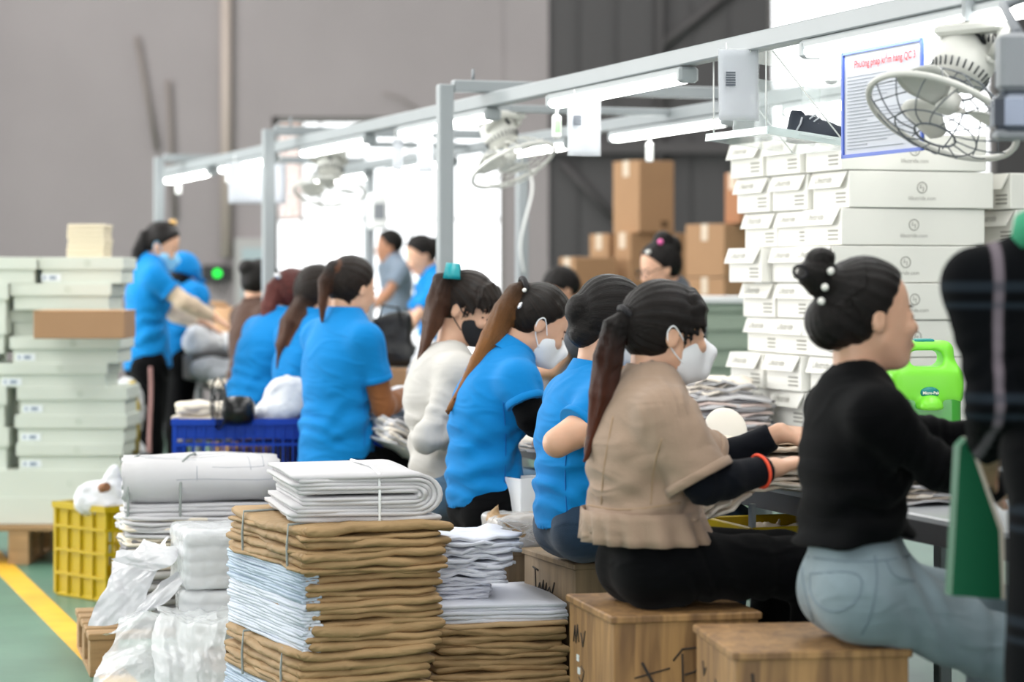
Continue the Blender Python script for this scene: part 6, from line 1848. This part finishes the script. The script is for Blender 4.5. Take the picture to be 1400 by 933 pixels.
# round white dish-like insert leaning on the papers
c = at(992, 584, 7.35); e = empty('round_insert', 'round cream foam piece leaning on the papers', 'foam piece', (c[0], c[1], TZ+.002))
S = SDF(c-.16, c+.16, .005); Rm = np.stack([nrm([1, .1, 0]), nrm([0, .45, .9]), nrm([0, -.9, .45])], 1); S.ell((c[0], c[1], c[2]-.01), (.066, .075, .02), Rm); S.rbox((c[0], c[1]+.03, TZ+.03), (.06, .05, .03), .01, None, .01); S.cut((0, 0, TZ+.004), -UP); S.build('disc', CRM2, e, 1)
# yellow drawer tray under the table edge
e = empty('yellow_tray', 'yellow tray with crumpled scraps hung under the table edge', 'tray', np.array([wx(1062, 6.38), 6.38, .53]), TA)
b = MB(); b.box((0, 0, .006), (.28, .3, .012)); b.build('base', YEL, e)
for cc, dd in (((0, -.15, .04), (.28, .012, .08)), ((0, .15, .04), (.28, .012, .08)), ((-.14, 0, .04), (.012, .3, .08)), ((.14, 0, .04), (.012, .3, .08))): b = MB(); b.box(cc, dd, bev=.003); b.build('side', YEL, e)
for s_ in (-1, 1):
    for q_ in (-1, 1): b = MB(); b.box((s_*.135, q_*.14, .107), (.012, .02, .066)); b.build('hanger', STEEL, e)
crumple('crumpled cream scraps in the yellow tray', at(1056, 742, 6.34)*np.array([1, 1, 0])+UP*.544, (.08, .09, .05), 12, CRM, 'scraps', 'scraps', .010, 60)
# green dispenser
def dispenser():
    c = on_table(1262, 6.7); e = empty('green_dispenser', 'bright green plastic dispenser jug with a carrying handle', 'dispenser', c)
    LG = mat('bright_green', '#7ddc3c', rough=.35); DG = mat('clear_green', '#3f9a34', rough=.15, coat=.4)
    ex = nrm([1, .12, 0]); ey = np.array([-ex[1], ex[0], 0]); Rm = np.stack([ex, ey, UP], 1)
    S = SDF(c-.2, c+np.array([.2, .2, .5]), .006)
    S.cone(c+UP*.255-ex*.04, c+UP*.255+ex*.04, .062, .062, .02, UP, .9); S.rbox(c+UP*.25, (.105, .06, .055), .03, Rm, .02); S.rbox(c+UP*.31, (.085, .035, .065), .03, Rm, .03)
    S.rbox(c+UP*.325, (.048, .09, .022), .02, Rm, .008, sub=True); S.cone(c+UP*.19-ey*.075-ex*.0, c+UP*.19+ey*.0, .035, .035, .02)
    S.cut(c+UP*.185, -UP, .01); S.build('handle_cap', LG, e, 1)
    S = SDF(c-.2, c+np.array([.2, .2, .5]), .006); S.rbox(c+UP*.12, (.098, .058, .12), .03, Rm); S.cut(c+UP*.0, -UP); S.build('reservoir', DG, e, 1)
    S = SDF(c-.2, c+np.array([.2, .2, .5]), .006); S.ell(c+UP*.105-ey*.05, (.055, .018, .065), Rm); S.build('label_disc', LG, e, 1)
    S = SDF(c-.2, c+np.array([.2, .2, .5]), .004); S.ell(c+UP*.232-ey*.064, (.028, .010, .017), Rm); bd = S.build('badge', mat('teal_badge', '#0f7f7a', rough=.4), e, 1)[0]
    r = (math.pi/2, 0, math.atan2(ex[1], ex[0]))
    link('lettering', text_mesh('Micro-Pak', .0112, PEARL, bold=.0003), e, loc=UP*.232-ey*.0752, rot=r)
    link('lettering', text_mesh('MICRO-PAK', .014, mat('green_ink', '#1d7a2a', rough=.6), bold=.0003), e, loc=UP*.142-ey*.0672, rot=r)
    S = SDF(c-.2, c+np.array([.2, .2, .5]), .006); S.rbox(c+UP*.372-ex*.0, (.03, .02, .008), .006, Rm); S.build('button', mat('teal_badge', ''), e, 1)
dispenser()
# green folder held by the plaid-shirted person
c = at(1336, 712, 4.55); e = empty('green_folder', 'dark green folder held at the side of the plaid-shirted person', 'folder', c, .25)
GF = mat('green_folder', '#0b5a3a', rough=.5)
b = MB(); b.prism([(-.035, .14), (-.02, .155), (.045, -.02), (.05, -.15), (-.052, -.14)], (0, 0, 0), np.array([1.0, 0, 0]), UP, np.array([0, 1.0, 0]), .03); b.build('cover', GF, e)
b = MB(); b.prism([(-.018, .156), (-.010, .15), (.056, -.02), (.058, -.15), (.05, -.15), (.045, -.02)], (0, .002, 0), np.array([1.0, 0, 0]), UP, np.array([0, 1.0, 0]), .026); b.build('paper_edge', CREAMP, e)

# black bag on a carton, white cloths and things at the far end of the table
c = on_table(536, 10.7); e = empty('table_carton', 'low brown carton on the table under the black bag', 'carton', c, TA)
b = MB(); b.box((0, 0, .075), (.24, .3, .15), bev=.004); b.build('body', KRAFT, e); b = MB(); b.box((0, 0, .1515), (.245, .06, .003)); b.build('tape', TAPE, e)
c = c + UP*.156; e = empty('black_bag', 'slouching black leather bag standing on the table', 'bag', c)
S = SDF(c-.25, c+np.array([.25, .25, .4]), .007); S.rbox(c+UP*.12, (.088, .06, .12), .03); S.ell(c+np.array([.05, 0, .05]), (.08, .07, .06), None, .03); S.wrinkle(.007, 40, 6); S.cut(c+np.array([0, 0, .24]), nrm([-.35, 0, 1]), .01); S.cut(c, -UP)
S.build('leather', mat('black_leather', '#1c1d1f', rough=.4, bump=.3, bscale=60), e, 1)
b = MB(); b.tube([(-.06, -.05, .2), (-.04, -.07, .27), (.03, -.07, .26), (.05, -.05, .17)], .006, 6); b.build('handle', mat('black_leather', ''), e)
heap('round white cloth bundle before the woman at the window', [(on_table(574, 12.0)+UP*.18, (.10, .08, .08)), (on_table(570, 12.0)+UP*.07, (.12, .1, .09))], CLOTHW, 'cloth_bundle', 'cloth', 14, flatz=TZ+.002)
heap('tall white bag standing beside the woman in white', [(on_table(578, 10.2)+UP*.10, (.07, .06, .12)), (on_table(583, 10.2)+UP*.2, (.05, .05, .07))], CLOTHW, 'white_bag', 'bag', 15, flatz=TZ+.002)
heap('white cloth pieces on the table before the brown-sleeved woman', [(on_table(556, 9.6)+UP*.05, (.09, .07, .07)), (on_table(575, 9.5)+UP*.04, (.08, .07, .05))], CLOTHW, 'cloth_pieces', 'cloth', 16, flatz=TZ+.002)
# far end: what the standing woman works on
c = on_table(300, 12.95); e = empty('black_tray', 'black tray under the white cloth the standing woman handles', 'tray', c, TA)
b = MB(); b.box((0, 0, .07), (.34, .30, .14), bev=.01); b.build('body', mat('black_plastic', ''), e)
heap('heap of white cloth under the hands of the standing woman', [(c+np.array([-.08, -.02, .20]), (.12, .12, .08)), (c+np.array([.08, 0, .19]), (.10, .11, .07)), (c+np.array([.11, -.02, .24]), (.05, .07, .06)), (c+np.array([-.11, -.06, .24]), (.06, .07, .06))], CLOTHW, 'white_cloth', 'cloth', 18, flatz=TZ+.144)
heap('grey fabric bundle hanging below the white cloth heap', [(on_table(292, 12.75)+UP*.06+V*-.0, (.13, .1, .07)), (on_table(318, 12.7)+UP*.04, (.12, .1, .05))], mat('grey_fabric', '#8d9197', rough=.8), 'grey_fabric', 'cloth', 19, flatz=TZ+.002)
for i, (x, Y, m, lab) in enumerate(((258, 13.3, KRAFT, 'small brown carton on the table beside the standing woman'), (324, 13.6, KRAFT_L, 'tan open carton on the table behind the white cloth heap'))):
    c = on_table(x, Y); e = empty('table_carton', lab, 'carton', c, TA+.3*i); hh = .16 if i == 0 else .38
    b = MB(); b.box((0, 0, hh/2), (.2, .18, hh), bev=.004); b.build('body', m, e); b = MB(); b.box((-.11, 0, hh+.02), (.05, .17, .004), Matrix.Rotation(.6, 3, 'Y')); b.build('flap', m, e)
sheets('cream slips on the table beside the red-haired woman', on_table(322, 12.2), TA, .2, .18, .03, 4, [CRM2, CRM])
# white bag on the floor behind the green boxes
heap('grey-white bag on the floor between the green boxes and the standing woman', [((wx(172, 11.8), 11.8, .60), (.09, .08, .16)), ((wx(172, 11.8), 11.8, .25), (.13, .11, .25))], mat('grey_bag', '#c3c6c9', rough=.5), 'floor_bag', 'bag', 21, flatz=.0)
b = MB(); p = at(181, 535, 11.65); b.lathe([(.035, -.30), (.036, -.06), (.02, -.02), (.016, .03), (.016, .05)], (0, 0, 0), (0, 0, 1), 18)
e = empty('yellow_bottle', 'yellow bottle standing by the grey-white bag', 'bottle', (p[0], p[1], 0)); link('bottle_body', b.mesh('bottle_body', YEL), e, loc=(0, 0, p[2]))
b = MB(); b.box((0, 0, (p[2]-.3)/2), (.16, .16, p[2]-.3), bev=.005); b.build('stand', FAND, e)
# white meter box on the far post
e = empty('meter_box', 'white box fixed to the far frame post before the window', 'box', at(516, 314, 14.76), TA)
b = MB(); b.box((0, 0, .11), (.11, .07, .22), bev=.012); b.build('case', SWW, e); b = MB(); b.box((0, -.036, .11), (.07, .004, .10)); b.build('cover', GB, e)
